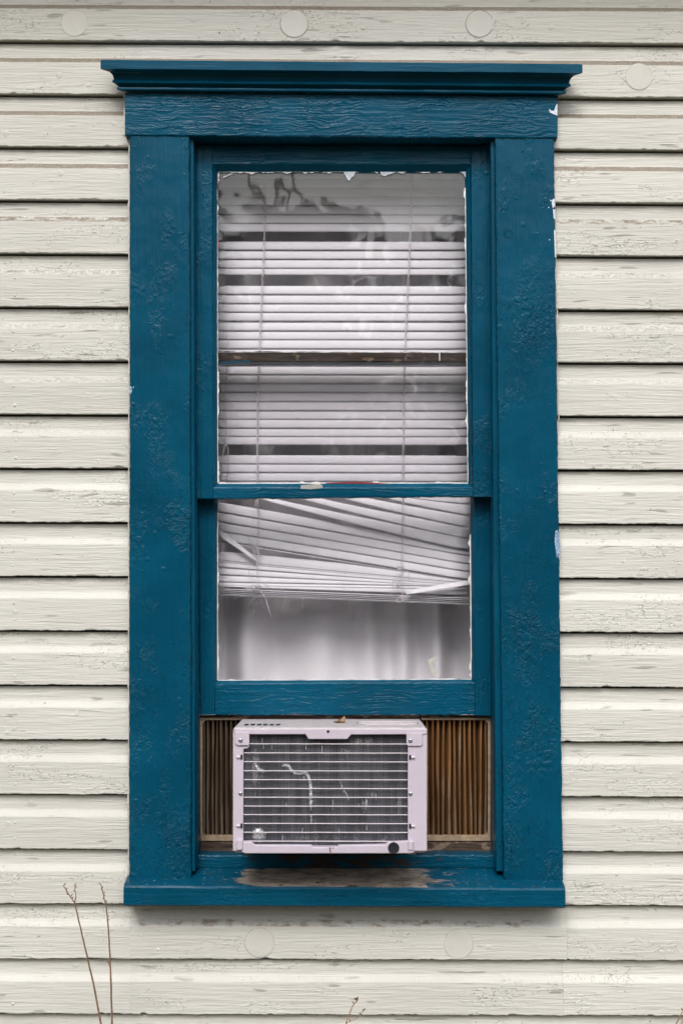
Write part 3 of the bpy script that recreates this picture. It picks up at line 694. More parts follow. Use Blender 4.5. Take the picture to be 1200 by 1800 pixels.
def bead(name, outer, inner, y1, y2, mat, parent):
    """bevelled glazing putty: outer rectangle on the sash face, inner rectangle at the glass"""
    vs = []; fs = []; N = 40
    for e in range(4):
        o0, o1 = outer[e], outer[(e + 1) % 4]; i0, i1 = inner[e], inner[(e + 1) % 4]; k = len(vs)
        for j in range(N + 1):
            t = j / N; a = P(lerp(o0[0], o1[0], t), lerp(o0[1], o1[1], t), y1); b = P(lerp(i0[0], i1[0], t), lerp(i0[1], i1[1], t), y2)
            w = 0.0009 * nz(a.x * 40 + e * 9, a.z * 40)
            b.x += w * (1 if e % 2 else 0); b.z += w * (0 if e % 2 else 1)
            vs += [a, b, Vector((b.x, y2 + 0.012, b.z)), Vector((a.x, y2 + 0.012, a.z))]
        for j in range(N):
            q = k + j * 4
            for r_ in range(4): fs.append((q + r_, q + (r_ + 1) % 4, q + 4 + (r_ + 1) % 4, q + 4 + r_))
    return mobj(name, vs, fs, mat, parent)
def pane(quad, y, parent):
    mb = MB(); mb.prism(quad, y, y + 0.003); return mb.build('pane', M['glass'], parent)

# upper sash
us = bead('upper_sash', [(374, 289), (826, 290), (829, 858), (375, 858)], [(382.5, 303), (817, 303), (822, 849), (382.5, 850)], 0.0315, 0.044, M['blue_sash_v'], win)
relief_member('stile', [(344, 256), (373.3, 256), (375, 876), (345, 876)], 0.030, 0.064, 'v', M['blue_sash_v'], us, 0.0005, 0.002, blister=.7)
relief_member('stile', [(827, 258), (862, 258), (867, 873), (830.5, 873)], 0.030, 0.064, 'v', M['blue_sash_v'], us, 0.0005, 0.002, blister=.7)
relief_member('rail', [(373.8, 255), (826.5, 257), (826.5, 290), (373.8, 289)], 0.0305, 0.064, 'h', M['blue_sash_h'], us, 0.0005, 0.002, blister=.2, wrinkle=.35)
relief_member('meeting_rail', [(375.5, 856), (830, 856), (830, 873), (375.5, 877)], 0.0305, 0.064, 'h', M['blue_sash_h'], us, 0.0008, 0.003, blister=.4, wrinkle=.4)
pane([(376, 296), (824, 296), (828, 857), (377, 857)], 0.0470, us)
def torn(name, pts, side, amp, base, seed, y, mat, parent, pw=1.0):
    mb = MB(); ragged(mb, pts, lambda s: base + amp * max(0, nz(s * 0.045, seed) + 0.55 * nz(s * 0.16, seed + 4) + 0.35 * nz(s * 0.5, seed + 8)) ** pw, y, 0.0012, side)
    return mb.build(name, mat, parent)
YU = 0.0432
torn('paint_edge', [(381.5, 305), (382.5, 849)], (1, 0), 4.0, 0.8, 1.3, YU, M['caulk'], us)
torn('paint_edge', [(818.5, 330), (823, 848)], (-1, 0), 5.0, 1.7, 5.1, YU, M['caulk'], us)
torn('paint_edge', [(383, 302), (812, 301.5)], (0, 1), 5.5, 0.6, 8.8, YU, M['caulk'], us)
torn('paint_edge', [(384, 850.5), (822, 850)], (0, -1), 4.5, 1.2, 12.2, YU, M['caulk'], us)
mb = MB()   # curled flakes hanging from the top edge and a white corner
mb.prism([(603, 302), (625, 301.5), (622, 309), (617, 312), (614, 318), (610, 315), (607, 309)], YU - .0006, YU + .0004)
mb.prism([(668, 302), (696, 302), (690, 305), (682, 307), (676, 310), (670, 308)], YU - .0006, YU + .0004)
mb.prism([(392, 311), (410, 303.5), (411, 304.5), (393, 312.5)], YU - .0005, YU + .0004)
mb.prism([(809, 302), (818, 302), (819.5, 316), (817, 311), (814, 306)], YU - .0005, YU + .0004)
mb.build('paint_flake', M['flake_white'], us)
mb = MB(); ragged(mb, [(572, 849), (628, 846.5), (684, 850)], lambda s: 1.0 + 2.4 * math.sin(math.pi * min(1, s / 112)), YU - .0012, 0.0012, (0, 1))
ragged(mb, [(381.8, 305), (382, 332)], lambda s: 1.3, YU - .0012, .001, (1, 0)); ragged(mb, [(383.5, 421), (383.5, 436)], lambda s: 1.4, YU - .0012, .001, (1, 0)); ragged(mb, [(821, 575), (821.3, 600)], lambda s: 1.2, YU - .0012, .001, (1, 0))
mb.build('red_undercoat', M['red'], us)
mb = MB(); mb.prism([(529, 853), (552, 850.5), (566, 852), (567, 858), (545, 860), (528, 859)], 0.0295, 0.0315)
mb.build('bare_patch', plain('grey_bare_patch', (0.33, 0.33, 0.31), .8, .25, 150), us)
mb = MB(); mb.prism([(546, 849), (556, 846), (566, 849.5), (560, 852), (548, 852)], YU - .002, YU); mb.build('paint_flake', M['caulk'], us)

# lower sash, raised on top of the air conditioner
ls = bead('lower_sash', [(376.5, 640), (832, 640), (833, 1201), (377, 1202)], [(383, 640.5), (826, 640.5), (828, 1194), (382, 1196)], 0.0715, 0.083, M['blue_sash_v'], win)
relief_member('stile', [(347, 618), (376, 618), (378, 1256), (352, 1256)], 0.070, 0.104, 'v', M['blue_sash_v'], ls, 0.0005, 0.002, blister=.6)
relief_member('stile', [(831, 618), (862, 618), (862.5, 1258), (834, 1257)], 0.070, 0.104, 'v', M['blue_sash_v'], ls, 0.0005, 0.002, blister=.6)
relief_member('rail', [(378.5, 1201), (833, 1198), (833.5, 1257), (378.5, 1257)], 0.0705, 0.104, 'h', M['blue_sash_h'], ls, 0.0010, 0.003, blister=.3, wrinkle=.5)
tr_ = member('top_rail', [(376.5, 617), (830, 619), (830, 637.5), (376.5, 636)], 0.0705, 0.104, 'h', M['dark_wood'], ls, 0.0012, 0.003, 90)
tr_['label'] = 'bare dark weathered top rail seen through the upper glass'
mb = MB(); ragged(mb, [(380, 636.5), (828, 637.5)], lambda s: 3.2 + 3.0 * nz(s * .03, 3) + 1.2 * nz(s * .2, 5) + (2.5 if 8 < s < 62 else 0), 0.0695, 0.012, (0, 1))
mb.build('paint_edge', plain('dark_old_paint', (0.012, 0.022, 0.028), .5, .3, 90), ls)
mb = MB(); ragged(mb, [(384, 636), (440, 633)], lambda s: 3.5 + 2.5 * nz(s * .12, 2), 0.0688, 0.001, (0, 1)); mb.build('paint_flake', M['blue_h'], ls)
torn('paint_edge', [(384, 619.2), (828, 620.3)], (0, -1), 3.2, 0.4, 31.0, 0.0697, M['caulk'], ls)
mb = MB(); mb.prism([(771, 620), (773, 620), (773.2, 634), (771.4, 634)], 0.0695, .071); mb.build('paint_drip', M['caulk'], ls)
pane([(377, 630), (832, 630), (834, 1200), (377, 1200)], 0.086, ls)
YL = 0.0822
torn('paint_edge', [(382.2, 880), (381.8, 1195)], (1, 0), 3.5, 1.0, 21.3, YL, M['caulk'], ls)
torn('paint_edge', [(826.8, 940), (828.8, 1194)], (-1, 0), 6.0, 1.6, 25.1, YL, M['caulk'], ls)
torn('paint_edge', [(383, 1196.5), (828, 1194.6)], (0, -1), 3.6, 1.1, 28.8, YL, M['caulk'], ls)
mb = MB(); mb.prism([(751, 1160), (764, 1154), (765.5, 1162), (760, 1164), (758, 1167), (766, 1184), (762, 1187), (757, 1180)], 0.0852, 0.0858); mb.build('tape_scrap', M['tape'], ls)

# caulk lines, chips to white, painted nail heads
torn('caulk_bead', [(228.3, 240), (226.8, 1543)], (-1, 0), 3.0, 1.8, 41.0, -0.002, M['cream_caulk'], win)
torn('caulk_bead', [(219.8, 166), (219.8, 238)], (-1, 0), 3.0, 2.4, 44.0, -0.002, M['cream_caulk'], win)
torn('caulk_bead', [(974.0, 300), (981, 760)], (1, 0), 3.4, 0.6, 47.0, -0.004, M['cream_caulk'], win)
mb = MB()
for q in ([(964, 191), (968, 194), (973, 195), (976, 186), (979, 182), (979, 203), (973, 201), (966, 198)], [(969.5, 352), (973.5, 348), (974.5, 362), (971, 366), (969, 358)], [(971, 367), (974.5, 369), (975, 385), (972.5, 384)],
          [(973, 405), (975.4, 404), (976.6, 452), (974.6, 452)], [(966, 351), (970, 352), (967, 354)], [(963, 363), (965, 365), (963, 366)], [(964.5, 420), (966.5, 421), (965, 423)]): mb.prism(q, YC - .0036 if q[0][1] < 240 else YC - .0012, YC + .004)
mb.build('paint_chip', M['flake_white'], win)
mb = MB()
for q in ([(975, 934), (979, 931), (982.5, 940), (984, 960), (983, 986), (979.5, 976), (978, 982), (976, 968), (974, 950)], [(227.5, 676), (231, 680), (232.5, 687), (230, 693), (228, 690)], [(232, 681), (236, 679), (235, 683)]): mb.prism(q, YC - .0012, YC + .004)
mb.build('paint_chip', M['flake_blue'], win)
for u, v, r in ((306, 400, 3.2), (324, 409, 2.6), (309, 451, 3.0), (291, 446, 2), (955, 588, 3.6), (958, 865, 4.0), (891, 693, 2.2), (927, 506, 2.6), (918, 266, 2.4), (283, 620, 2.4), (268, 752, 2.6), (312, 905, 2.3), (252, 1004, 2.6), (300, 1130, 2.5), (934, 1060, 2.3), (963, 1190, 2.6)):
    dome(u, v, YC + 0.0003, r, 0.0016, M['blue_v'], win)
rg = MB(); c = P(893, 411, YC); rg.tube([(c.x + 0.0085 * math.cos(a * .3927), YC - 0.0002, c.z + 0.0085 * math.sin(a * .3927)) for a in range(17)], 0.0008, 5); rg.build('plug_ring', M['blue_v'], win, True)

# ================================================================== VENETIAN BLIND
YB = 0.150
blind = thing('venetian_blind', 'broken white venetian blind with slipped slats hanging behind the window glass', 'blind', P(600, 1065, YB))
def slat_mesh(uL, vL, uR, vR, hL, hR, y=YB, tilt=0.0028, sag=0.0, nL=14, tw=0.0, round_end=True):
    """vL/vR = lower edge at both ends, h = visible height in photo px; curved section, lower edge leaning out"""
    a = P(uL, vL, y); b = P(uR, vR, y); vs = []; th = 0.0005; K = 6
    for i in range(nL + 1):
        t = i / nL; base = a.lerp(b, t); h = lerp(hL, hR, t) * 0.00126; base.z -= sag * 4 * t * (1 - t)
        endk = 1.0
        tl = tilt + tw * t
        for off in (0, th):
            for k in range(K + 1):
                s = k / K
                zz = base.z + h * s
                if round_end and (i == 0 or i == nL): zz = base.z + h * (0.10 + 0.80 * s)
                bulge = 0.0013 * 4 * s * (1 - s)
                vs.append((base.x, y - tl / 2 + tl * s - bulge + off, zz))
    W2 = 2 * (K + 1); fs = []
    for i in range(nL):
        for k in range(K):
            fs.append((i * W2 + k, i * W2 + k + 1, (i + 1) * W2 + k + 1, (i + 1) * W2 + k))
            fs.append((i * W2 + K + 1 + k, (i + 1) * W2 + K + 1 + k, (i + 1) * W2 + K + 2 + k, i * W2 + K + 2 + k))
        fs.append((i * W2, (i + 1) * W2, (i + 1) * W2 + K + 1, i * W2 + K + 1)); fs.append((i * W2 + K, i * W2 + 2 * K + 1, (i + 1) * W2 + 2 * K + 1, (i + 1) * W2 + K))
    for i in (0, nL):
        for k in range(K): fs.append((i * W2 + k, i * W2 + K + 1 + k, i * W2 + K + 2 + k, i * W2 + k + 1))
    return vs, fs
def slat(*a, **k):
    vs, fs = slat_mesh(*a, **k); return mobj('slat', vs, fs, M['slat'], blind, smooth=True)
low = [297.5, 313.5, 329.5, 345.5, 360.5, 377, 392.5, 407.5, 439.5, 455.5, 471.5, 483.5, 517.5, 533.5, 549, 564.5, 581.5, 597, 613, 628.5, 643.5, 658.5, 673.5, 689, 705.5, 721.5, 737, 752.5, 767.5, 782, 815.5, 830.5, 846, 861, 875]
first = slat(371, low[0], 825.5, low[0] + .6, 15.4, 15.4)
c0 = WORLD[first.name]; z0 = P(600, low[0], YB).z
for v in low[1:]:
    o = dup(first, blind, c0 + Vector((random.uniform(-.001, .001), random.uniform(-.0006, .0006), P(600, v, YB).z - z0)))
    o.rotation_euler = (R(random.uniform(-2, 2)), R(random.uniform(-.05, .05)), 0)
mb = MB(); q = P(600, 262, YB); mb.box(P(371, 0, YB).x, P(825, 0, YB).x, YB - .015, YB + .015, q.z - .012, q.z + .014); mb.build('head_rail', M['slat'], blind)
# slats slipped to the right (fan) and the left (pack), two snapped ones
fan = [(690, 871, 825.5, 886, 10, 17), (660, 872, 825.5, 906.5, 12, 20), (600, 876, 824.5, 928, 10, 21), (520, 875, 824, 948, 9, 22), (456, 877.5, 822.5, 968, 7, 24)]
for i, (uL, vL, uR, vR, hL, hR) in enumerate(fan): slat(uL, vL, uR, vR, hL, hR, y=YB - .004 * (i * .35) , sag=0.0035 if i > 2 else 0.002, tilt=0.004)
pack = [(371, 897, 825, 978, 17, 17), (371, 914.5, 825, 992.5, 17, 16), (371, 931, 825, 1006, 16, 16), (371, 947, 825, 1020, 16, 15)]
for i, (uL, vL, uR, vR, hL, hR) in enumerate(pack): slat(uL, vL, uR, vR, hL, hR, y=YB + .002 - .001 * i, sag=-0.001, tilt=0.004)
for q in [(371, 951, 825, 1022.5, 4, 4), (371, 984, 822, 1026, 17, 14), (371, 986, 822, 1028, 4, 4), (371, 995.5, 812, 1029, 12, 8), (371, 1009, 812, 1031, 13, 7), (371, 1022.5, 790, 1030.5, 13, 6), (371, 1029, 760, 1034.5, 7, 5), (371, 1030.5, 820, 1046, 6, 14)]:
    slat(*q, y=YB + .003, tilt=0.004)
for i in range(4):
    slat(371, 1035 + i * 3.0, 825, 1052 + i * 3.1, 1.4, 1.5, y=YB + random.uniform(-.001, .001), tilt=0.012)
mb = MB(); mb.prism([(371, 1044.5), (825, 1061.5), (825, 1063.5), (371, 1046.5)], YB - .003, YB + .016, 0.0008); mb.build('bottom_rail', M['slat'], blind)
slat(384, 942, 450, 986, 14, 6, y=YB - .014, tilt=0.006, nL=6)          # snapped end at the left
slat(713, 1046, 828, 1028, 8, 9.5, y=YB - .014, tilt=0.006, nL=6)      # snapped end at the right
# cords
def cord(pts, r=0.0009, y=YB - .0165, name='cord'):
    mb = MB(); mb.tube([P(u, v, y + (w[0] if w else 0)) for u, v, *w in pts], r, 5); return mb.build(name, M['cord'], blind, True)
def ladder(pts):
    mb = MB(); fine = []
    for (u0, v0), (u1, v1) in zip(pts[:-1], pts[1:]):
        k = max(2, int(abs(v1 - v0) / 4))
        for i in range(k): fine.append((lerp(u0, u1, i / k), lerp(v0, v1, i / k)))
    fine.append(pts[-1])
    mb.tube([P(u + 0.8 * nz(v * .05, u), v, YB - .0125) for u, v in fine], 0.0007, 5)
    mb.tube([P(u + 2.0 + 0.8 * nz(v * .05, u + 9), v, YB - .0110) for u, v in fine], 0.0005, 5)
    for v in low[1:]:      # the rungs that show at every gap
        for (u0, v0), (u1, v1) in zip(pts[:-1], pts[1:]):
            if v0 <= v < v1:
                u = lerp(u0, u1, (v - v0) / (v1 - v0)); mb.tube([P(u - .5, v - 4, YB - .0128), P(u + 2, v + 6, YB - .0125)], 0.0009, 5)
    return mb.build('ladder_cord', M['cord'], blind, True)
ladder([(467, 300), (463, 440), (455, 615), (452, 700), (451, 880), (454, 905), (451, 985), (453, 1040)])
ladder([(724, 300), (717, 480), (709, 640), (707, 860), (707, 905), (705, 1000), (706, 1055)])
cord([(401, 581), (400, 612), (398, 645), (397, 690), (397, 770), (396, 781)])
cord([(397, 694), (408, 710), (418, 730), (417, 743), (405, 762), (396, 775), (389, 776)], 0.0007)
cord([(397, 780), (392, 795), (390, 830), (388, 847)]); cord([(397, 780), (401, 790), (401, 820), (398, 848)])
def knot(u, v, rx, ry, n, seed):
    rnd = random.Random(seed); mb = MB()
    for k in range(n):
        a0 = rnd.uniform(0, 6.28); pts = []
        for i in range(13):
            a = a0 + i * .55; pts.append(P(u + rx * math.cos(a) * (0.5 + .5 * math.sin(a * .7 + k)) + rnd.uniform(-1, 1), v + ry * math.sin(a * 1.3 + k) + rnd.uniform(-.6, .6), YB - .020 - .003 * math.sin(a * 2)))
        mb.tube(pts, 0.0008, 5)
    return mb.build('cord_knot', M['cord'], blind, True)
for q in ((453, 966, 10, 8, 3, 1), (446, 1033, 16, 4, 4, 2), (704, 999, 7, 4, 3, 3), (700, 1027, 11, 6, 3, 4), (708, 1053, 13, 6, 4, 5), (452, 883, 4, 8, 2, 6)): knot(*q)
cord([(440, 992), (436, 1002), (440, 1016), (452, 1024), (466, 1027), (472, 1033)], 0.0007)
cord([(434, 940), (443, 958), (446, 970), (450, 976)], 0.0007); cord([(457, 1038), (466, 1050), (472, 1070), (478, 1088)], 0.0008, YB - .019)
cord([(716, 1000), (717, 1012), (728, 1023), (716, 1016), (712, 1020)], 0.0007)
mb = MB(); rr = random.Random(5)
for u0, v0, u1, v1 in ((509, 1040, 494, 1072), (449, 1050, 436, 1064), (430, 1047, 412, 1052), (448, 1072, 441, 1086), (494, 1060, 488, 1058), (610, 1042, 616, 1074), (531, 1050, 532, 1070), (410, 887, 403, 925), (420, 970, 409, 1012), (392, 960, 390, 1040), (405, 1010, 407, 1045), (608, 985, 604, 1040), (520, 895, 545, 911)):
    mb.tube([P(lerp(u0, u1, i / 5) + rr.uniform(-1, 1), lerp(v0, v1, i / 5), YB - .02 + rr.uniform(-.002, .002)) for i in range(6)], 0.00030, 4)
tag(mb.build('frayed_thread', M['cord'], blind), kind='stuff')

# ================================================================== CURTAIN
cu = MB(); nx_, nz_ = 150, 24; xa, xb = P(318, 0, .25).x, P(905, 0, .25).x; zt2, zb2 = P(600, 240, .25).z, 0.95
vs = []
for j in range(nz_ + 1):
    for i in range(nx_ + 1):
        t = i / nx_; x = lerp(xa, xb, t); z = lerp(zt2, zb2, j / nz_); spread = 1 + .15 * (j / nz_)
        ph = t * 7.2 + 0.35 * math.sin(t * 9) + 0.06 * nz(z * 1.5, t * 3)
        y = 0.280 + 0.020 * math.sin(ph * 2 * math.pi) + 0.008 * math.sin(ph * 5.1 + z) + 0.004 * nz(x * 8, z * 2)
        if 0.62 < t < 0.64: y += 0.004
        vs.append((x, y, z))
fs = [(j * (nx_ + 1) + i, j * (nx_ + 1) + i + 1, (j + 1) * (nx_ + 1) + i + 1, (j + 1) * (nx_ + 1) + i) for j in range(nz_) for i in range(nx_)]
cur = mobj('curtain', vs, fs, M['curtain'], smooth=True)
tag(cur, 'white curtain with soft vertical folds hanging behind the broken blind', 'curtain')

# ================================================================== AIR CONDITIONER
YA = -0.150
ac = thing('air_conditioner', 'white window air conditioner with dented dark coil resting on the blue sill', 'air conditioner', P(580, 1498, 0.05))
fl, fr_ = P(409.5, 1400, YA).x, P(750, 1400, YA).x
ztf = P(580, 1280, YA).z; ztb = P(580, 1266, 0.062).z; zbf = P(580, 1496.5, YA).z
# shell: folded top and sides, open front
sh = MB(); t_ = 0.0022
def hexa(mb, a, mi=0): mb.add(a, [(0, 1, 2, 3), (7, 6, 5, 4), (0, 4, 5, 1), (1, 5, 6, 2), (2, 6, 7, 3), (3, 7, 4, 0)], mi)
zk = ztb + 0.004
YK = 0.34
top = MB(); nn = 30
hexa(top, [(fl + .0022, YA + .004, ztf - t_), (fr_ - .0022, YA + .004, ztf - t_), (fr_ - .0022, .064, ztb - t_), (fl + .0022, .064, ztb - t_), (fl + .0022, YA + .004, ztf), (fr_ - .0022, YA + .004, ztf), (fr_ - .0022, .064, ztb), (fl + .0022, .064, ztb)])
hexa(top, [(fl + .0022, .064, ztb - t_), (fr_ - .0022, .064, ztb - t_), (fr_ - .0022, YK, ztb - t_), (fl + .0022, YK, ztb - t_), (fl + .0022, .064, ztb), (fr_ - .0022, .064, ztb), (fr_ - .0022, YK, ztb), (fl + .0022, YK, ztb)])
top.tube([(fl + .003, YA + .0042, ztf - .0024), (fr_ - .003, YA + .0042, ztf - .0024)], 0.0034, 10)
top.build('top_cover', M['metal_dusty'], ac)
em = MB()      # pressed rib on the top cover
def topz(y): return lerp(ztf, ztb, (y - YA) / (.062 - YA))
pts = []
for a in range(24):
    an = 2 * math.pi * a / 24; x = lerp(P(628, 1270, -.02).x, P(733, 1270, -.02).x, .5 + .5 * math.copysign(abs(math.cos(an)) ** .5, math.cos(an))); y = -0.035 + 0.03 * math.copysign(abs(math.sin(an)) ** .6, math.sin(an)); pts.append((x, y, topz(y) + 0.0012))
pts.append(pts[0]); em.tube(pts, 0.0018, 6); em.build('pressed_rib', M['metal_dusty'], ac, True)
sl = MB()
for i in range(6):
    x0 = P(430 + i * 11.0, 1270, -.06).x; sl.add([(x0, -.085, topz(-.085) + .0008), (x0 + .0088, -.085, topz(-.085) + .0008), (x0 + .0088, -.045, topz(-.045) + .0008), (x0, -.045, topz(-.045) + .0008)], [(0, 1, 2, 3)])
for o_ in [sl.build('vent_slot', M['black'], ac)]: pass
# front pressing: top flange, two side bands, base pan
f = MB(); f.prism([(412, 1281.5), (750, 1281.5), (750, 1291), (617, 1291.5), (610, 1299.5), (542, 1299.5), (537, 1291), (412, 1291)], YA, YA + .012, 0.0012); f.build('front_flange', M['metal'], ac)
f = MB(); f.prism([(409.5, 1284), (412.5, 1290.5), (438, 1290.8), (438, 1313), (435, 1316), (428, 1316.5), (427.5, 1479), (427.5, 1496), (409.5, 1496)], YA + .0018, YA + .013, 0.001)
hexa(f, [(fl, YA + .006, zbf), (fl + .002, YA + .006, zbf), (fl + .002, YK, zbf + .002), (fl, YK, zbf + .002), (fl, YA + .006, ztf - .002), (fl + .002, YA + .006, ztf - .002), (fl + .002, .06, ztb - .002), (fl, .06, ztb - .002)])
f.build('side_panel', M['metal'], ac)
f = MB(); f.prism([(716.5, 1290.8), (750.3, 1290.8), (750, 1496), (724.5, 1496), (716.5, 1479)], YA + .0018, YA + .013, 0.001)
hexa(f, [(fr_ - .002, YA + .006, zbf), (fr_, YA + .006, zbf), (fr_, YK, zbf + .002), (fr_ - .002, YK, zbf + .002), (fr_ - .002, YA + .006, ztf - .002), (fr_, YA + .006, ztf - .002), (fr_, .06, ztb - .002), (fr_ - .002, .06, ztb - .002)])
f.build('side_panel', M['metal'], ac)
f = MB(); f.prism([(425, 1479.5), (441, 1480), (448, 1486), (547, 1486), (550, 1489.5), (592, 1489.5), (595, 1486.3), (677, 1485), (684, 1480.5), (718, 1478.5), (727, 1479), (727, 1499), (720, 1500.5), (430, 1500.5), (425, 1498)], YA - .003, YA + .010, 0.0016)
zbp = P(580, 1500, YA - .003).z; f.box(fl + .003, fr_ - .003, YA + .0105, YK, zbp - .001, zbp + .012)
f.build('base_pan', M['metal'], ac)
for q in ([(413, 1287), (438.2, 1287), (438.2, 1308), (436, 1310.5), (417, 1310.5), (413.5, 1307)], [(714, 1288.5), (742, 1288.5), (742, 1309), (739, 1311.5), (717, 1311.5), (714, 1309)]):
    f = MB(); f.prism(q, YA - .0022, YA - .0002, 0.0008); f.build('mounting_tab', M['metal'], ac)
for q in ([(415.5, 1478), (418, 1476), (425, 1476), (427, 1478), (427, 1492), (425, 1494.5), (417, 1494.5), (415.5, 1493)], [(717, 1479.5), (719, 1478), (724, 1478), (725.6, 1480), (725.6, 1493), (724, 1495), (719, 1495), (717, 1493.5)]):
    f = MB(); f.prism(q, YA - .006, YA + .002, 0.0014); f.build('corner_clip', M['metal'], ac)
sc0 = None
for u, v, yy in ((423, 1301.5, YA - .0022), (423, 1395, YA + .0016), (721, 1302, YA - .0022), (721, 1395.5, YA + .0016)):
    c = P(u, v, yy); w = MB(); n = 12; vs = []
    for rr, dy in ((.0042, 0), (.0040, -.0012), (.0022, -.0022), (.0018, -.0014)): vs += [(c.x + rr * math.cos(2 * math.pi * j / n), yy + dy, c.z + rr * math.sin(2 * math.pi * j / n)) for j in range(n)]
    fs = [(i * n + j, i * n + (j + 1) % n, (i + 1) * n + (j + 1) % n, (i + 1) * n + j) for i in range(3) for j in range(n)] + [tuple(range(3 * n, 4 * n))]
    mobj('screw', vs, fs, M['screw'], ac)
for u, v, sg in ((421, 1330.5, 1), (421, 1451.5, 1), (724, 1331, -1), (724, 1452, -1)):
    w = MB(); a = P(u - 5 * sg, v, YA); b = P(u + 1.5 * sg, v, YA); w.tube([(a.x, YA, a.z), (b.x, YA, b.z)], .0026, 8)
    s2 = P(u + 2.0 * sg, v, YA); w.box(min(s2.x, s2.x + sg * .0038), max(s2.x, s2.x + sg * .0038), YA - .0008, YA + .0017, s2.z - .0042, s2.z + .0042, 1)
    w.build('wire_clip', None, ac, mats=[M['metal'], M['black']])
c = P(691.5, 1490.5, YA - .004); vs = []; n = 28
for rr, dy in ((.0112, .002), (.0112, -.001), (.0102, -.0022), (.006, -.0018)): vs += [(c.x + rr * math.cos(2 * math.pi * j / n), c.y + dy, c.z + rr * math.sin(2 * math.pi * j / n)) for j in range(n)]
mobj('drain_plug', vs, [(i * n + j, i * n + (j + 1) % n, (i + 1) * n + (j + 1) % n, (i + 1) * n + j) for i in range(3) for j in range(n)] + [tuple(range(3 * n, 4 * n))], M['black'], ac)
c = P(576.5, 1286, YA); w = MB(); w.xz_prism([(c.x + .003 * math.cos(a * .5236), c.z + .003 * math.sin(a * .5236)) for a in range(12)], YA - .0004, YA + .0006); w.build('hole', M['black'], ac)
# coil: rows of tubes behind a pack of thin fins
YF = YA + 0.016
tb = MB(); tb.prism([(420, 1284), (726, 1284), (726, 1492), (420, 1492)], YF + .022, YF + .03)
for k in range(26):
    a = P(424, 1289 + k * 7.9, YF + .004); b = P(722, 1289 + k * 7.9, YF + .004); tb.tube([(a.x, YF + .006, a.z), (b.x, YF + .006, b.z)], .0036, 7)
tb.build('coil_tube', M['tube'], ac, True)
fn = MB(); x = P(424, 0, YF).x; xe = P(722, 0, YF).x; za, zb3 = P(580, 1286, YF).z, P(580, 1490, YF).z; i = 0; rr = random.Random(3)
while x < xe:
    lean = .0003 * nz(x * 300, 1); dy = .0006 * nz(x * 60, 5)
    w_ = .00062 if i % 4 else .0009
    hexa(fn, [(x, YF + dy - (0 if i % 4 else .0008), zb3), (x + w_, YF + dy - (0 if i % 4 else .0008), zb3), (x + w_, YF + .012, zb3), (x, YF + .012, zb3), (x + lean, YF + dy - (0 if i % 4 else .0008), za), (x + w_ + lean, YF + dy - (0 if i % 4 else .0008), za), (x + w_ + lean, YF + .012, za), (x + lean, YF + .012, za)])
    x += .00165; i += 1
fins = fn.build('coil_fin', M['fin'], ac); fins['kind'] = 'stuff'
# guard wires
wv_ = [1307.5, 1323.5, 1339, 1355, 1370.5, 1386, 1401.5, 1417, 1432, 1447.5, 1463, 1478.5]
w0 = None
for k, v in enumerate(wv_):
    u0 = 438 if k == 0 else 427; a = P(424, v, YA + .008); b = P(719, v + .5, YA + .008)
    if w0 is None:
        w = MB(); nn = 40; w.tube([(lerp(a.x, b.x, i / nn), YA + .008 + .0004 * nz(i * .5, 1), lerp(a.z, b.z, i / nn) + .0003 * nz(i * .3, 4)) for i in range(nn + 1)], .00105, 7); w0 = w.build('guard_wire', M['wire'], ac, True); wz0 = (a.z + b.z) / 2; wc = WORLD[w0.name]
    else: dup(w0, ac, wc + Vector((0, 0, (a.z + b.z) / 2 - wz0)))
for u in (500, 610):
    w = MB(); a = P(u, 1293, YA + .011); b = P(u, 1484, YA + .011); w.tube([a, b], .0008, 5); 
# dented and combed fins
bn = MB(); rr = random.Random(11)
def sliver(mb, u, v, l, w_px=.8, y=YF - .0016, lean=0.0):
    a = P(u, v, y); b = P(u + lean, v + l, y); ww = w_px * .0012
    mb.add([(a.x - ww / 2, y, a.z), (a.x + ww / 2, y + .0007, a.z), (b.x + ww / 2, y + .0007, b.z), (b.x - ww / 2, y, b.z), (a.x, y + .003, a.z), (b.x, y + .003, b.z)], [(0, 1, 2, 3), (1, 4, 5, 2), (4, 0, 3, 5)])
def trail(mb, pts, wid, dens, seed):
    r_ = random.Random(seed)
    for (u0, v0), (u1, v1) in zip(pts[:-1], pts[1:]):
        L = math.hypot(u1 - u0, v1 - v0)
        for i in range(max(2, int(L * dens))):
            t = r_.random(); sliver(mb, lerp(u0, u1, t) + r_.gauss(0, wid * .35), lerp(v0, v1, t) + r_.gauss(0, wid * .3) - 2, r_.uniform(2, 5), r_.uniform(.5, 1.3), YF - r_.uniform(.001, .0035), r_.uniform(-2, 2))
trail(bn, [(497, 1345), (507, 1346), (512, 1355), (520, 1360), (533, 1358), (540, 1361)], 2.2, 2.6, 1)
trail(bn, [(540, 1361), (545, 1375), (546, 1400), (546, 1422)], 3.0, 2.6, 2)
trail(bn, [(449, 1343), (456, 1354), (465, 1356)], 2.4, 3.0, 3)
trail(bn, [(546, 1433), (547, 1449)], 1.4, 1.0, 4); trail(bn, [(597, 1372), (603, 1388), (614, 1406)], 0.7, .7, 5)
for u, v, l in ((461, 1297, 8), (463, 1307, 9), (537, 1309, 8), (566, 1310, 16), (534, 1365, 7), (503, 1412, 7), (585, 1406, 18), (643, 1410, 14), (644, 1450, 9), (496, 1468, 9), (532, 1456, 8), (596, 1458, 9), (478, 1310, 7), (660, 1395, 12)): sliver(bn, u, v, l, 1.1, YF - .003, rr.uniform(-1, 1))
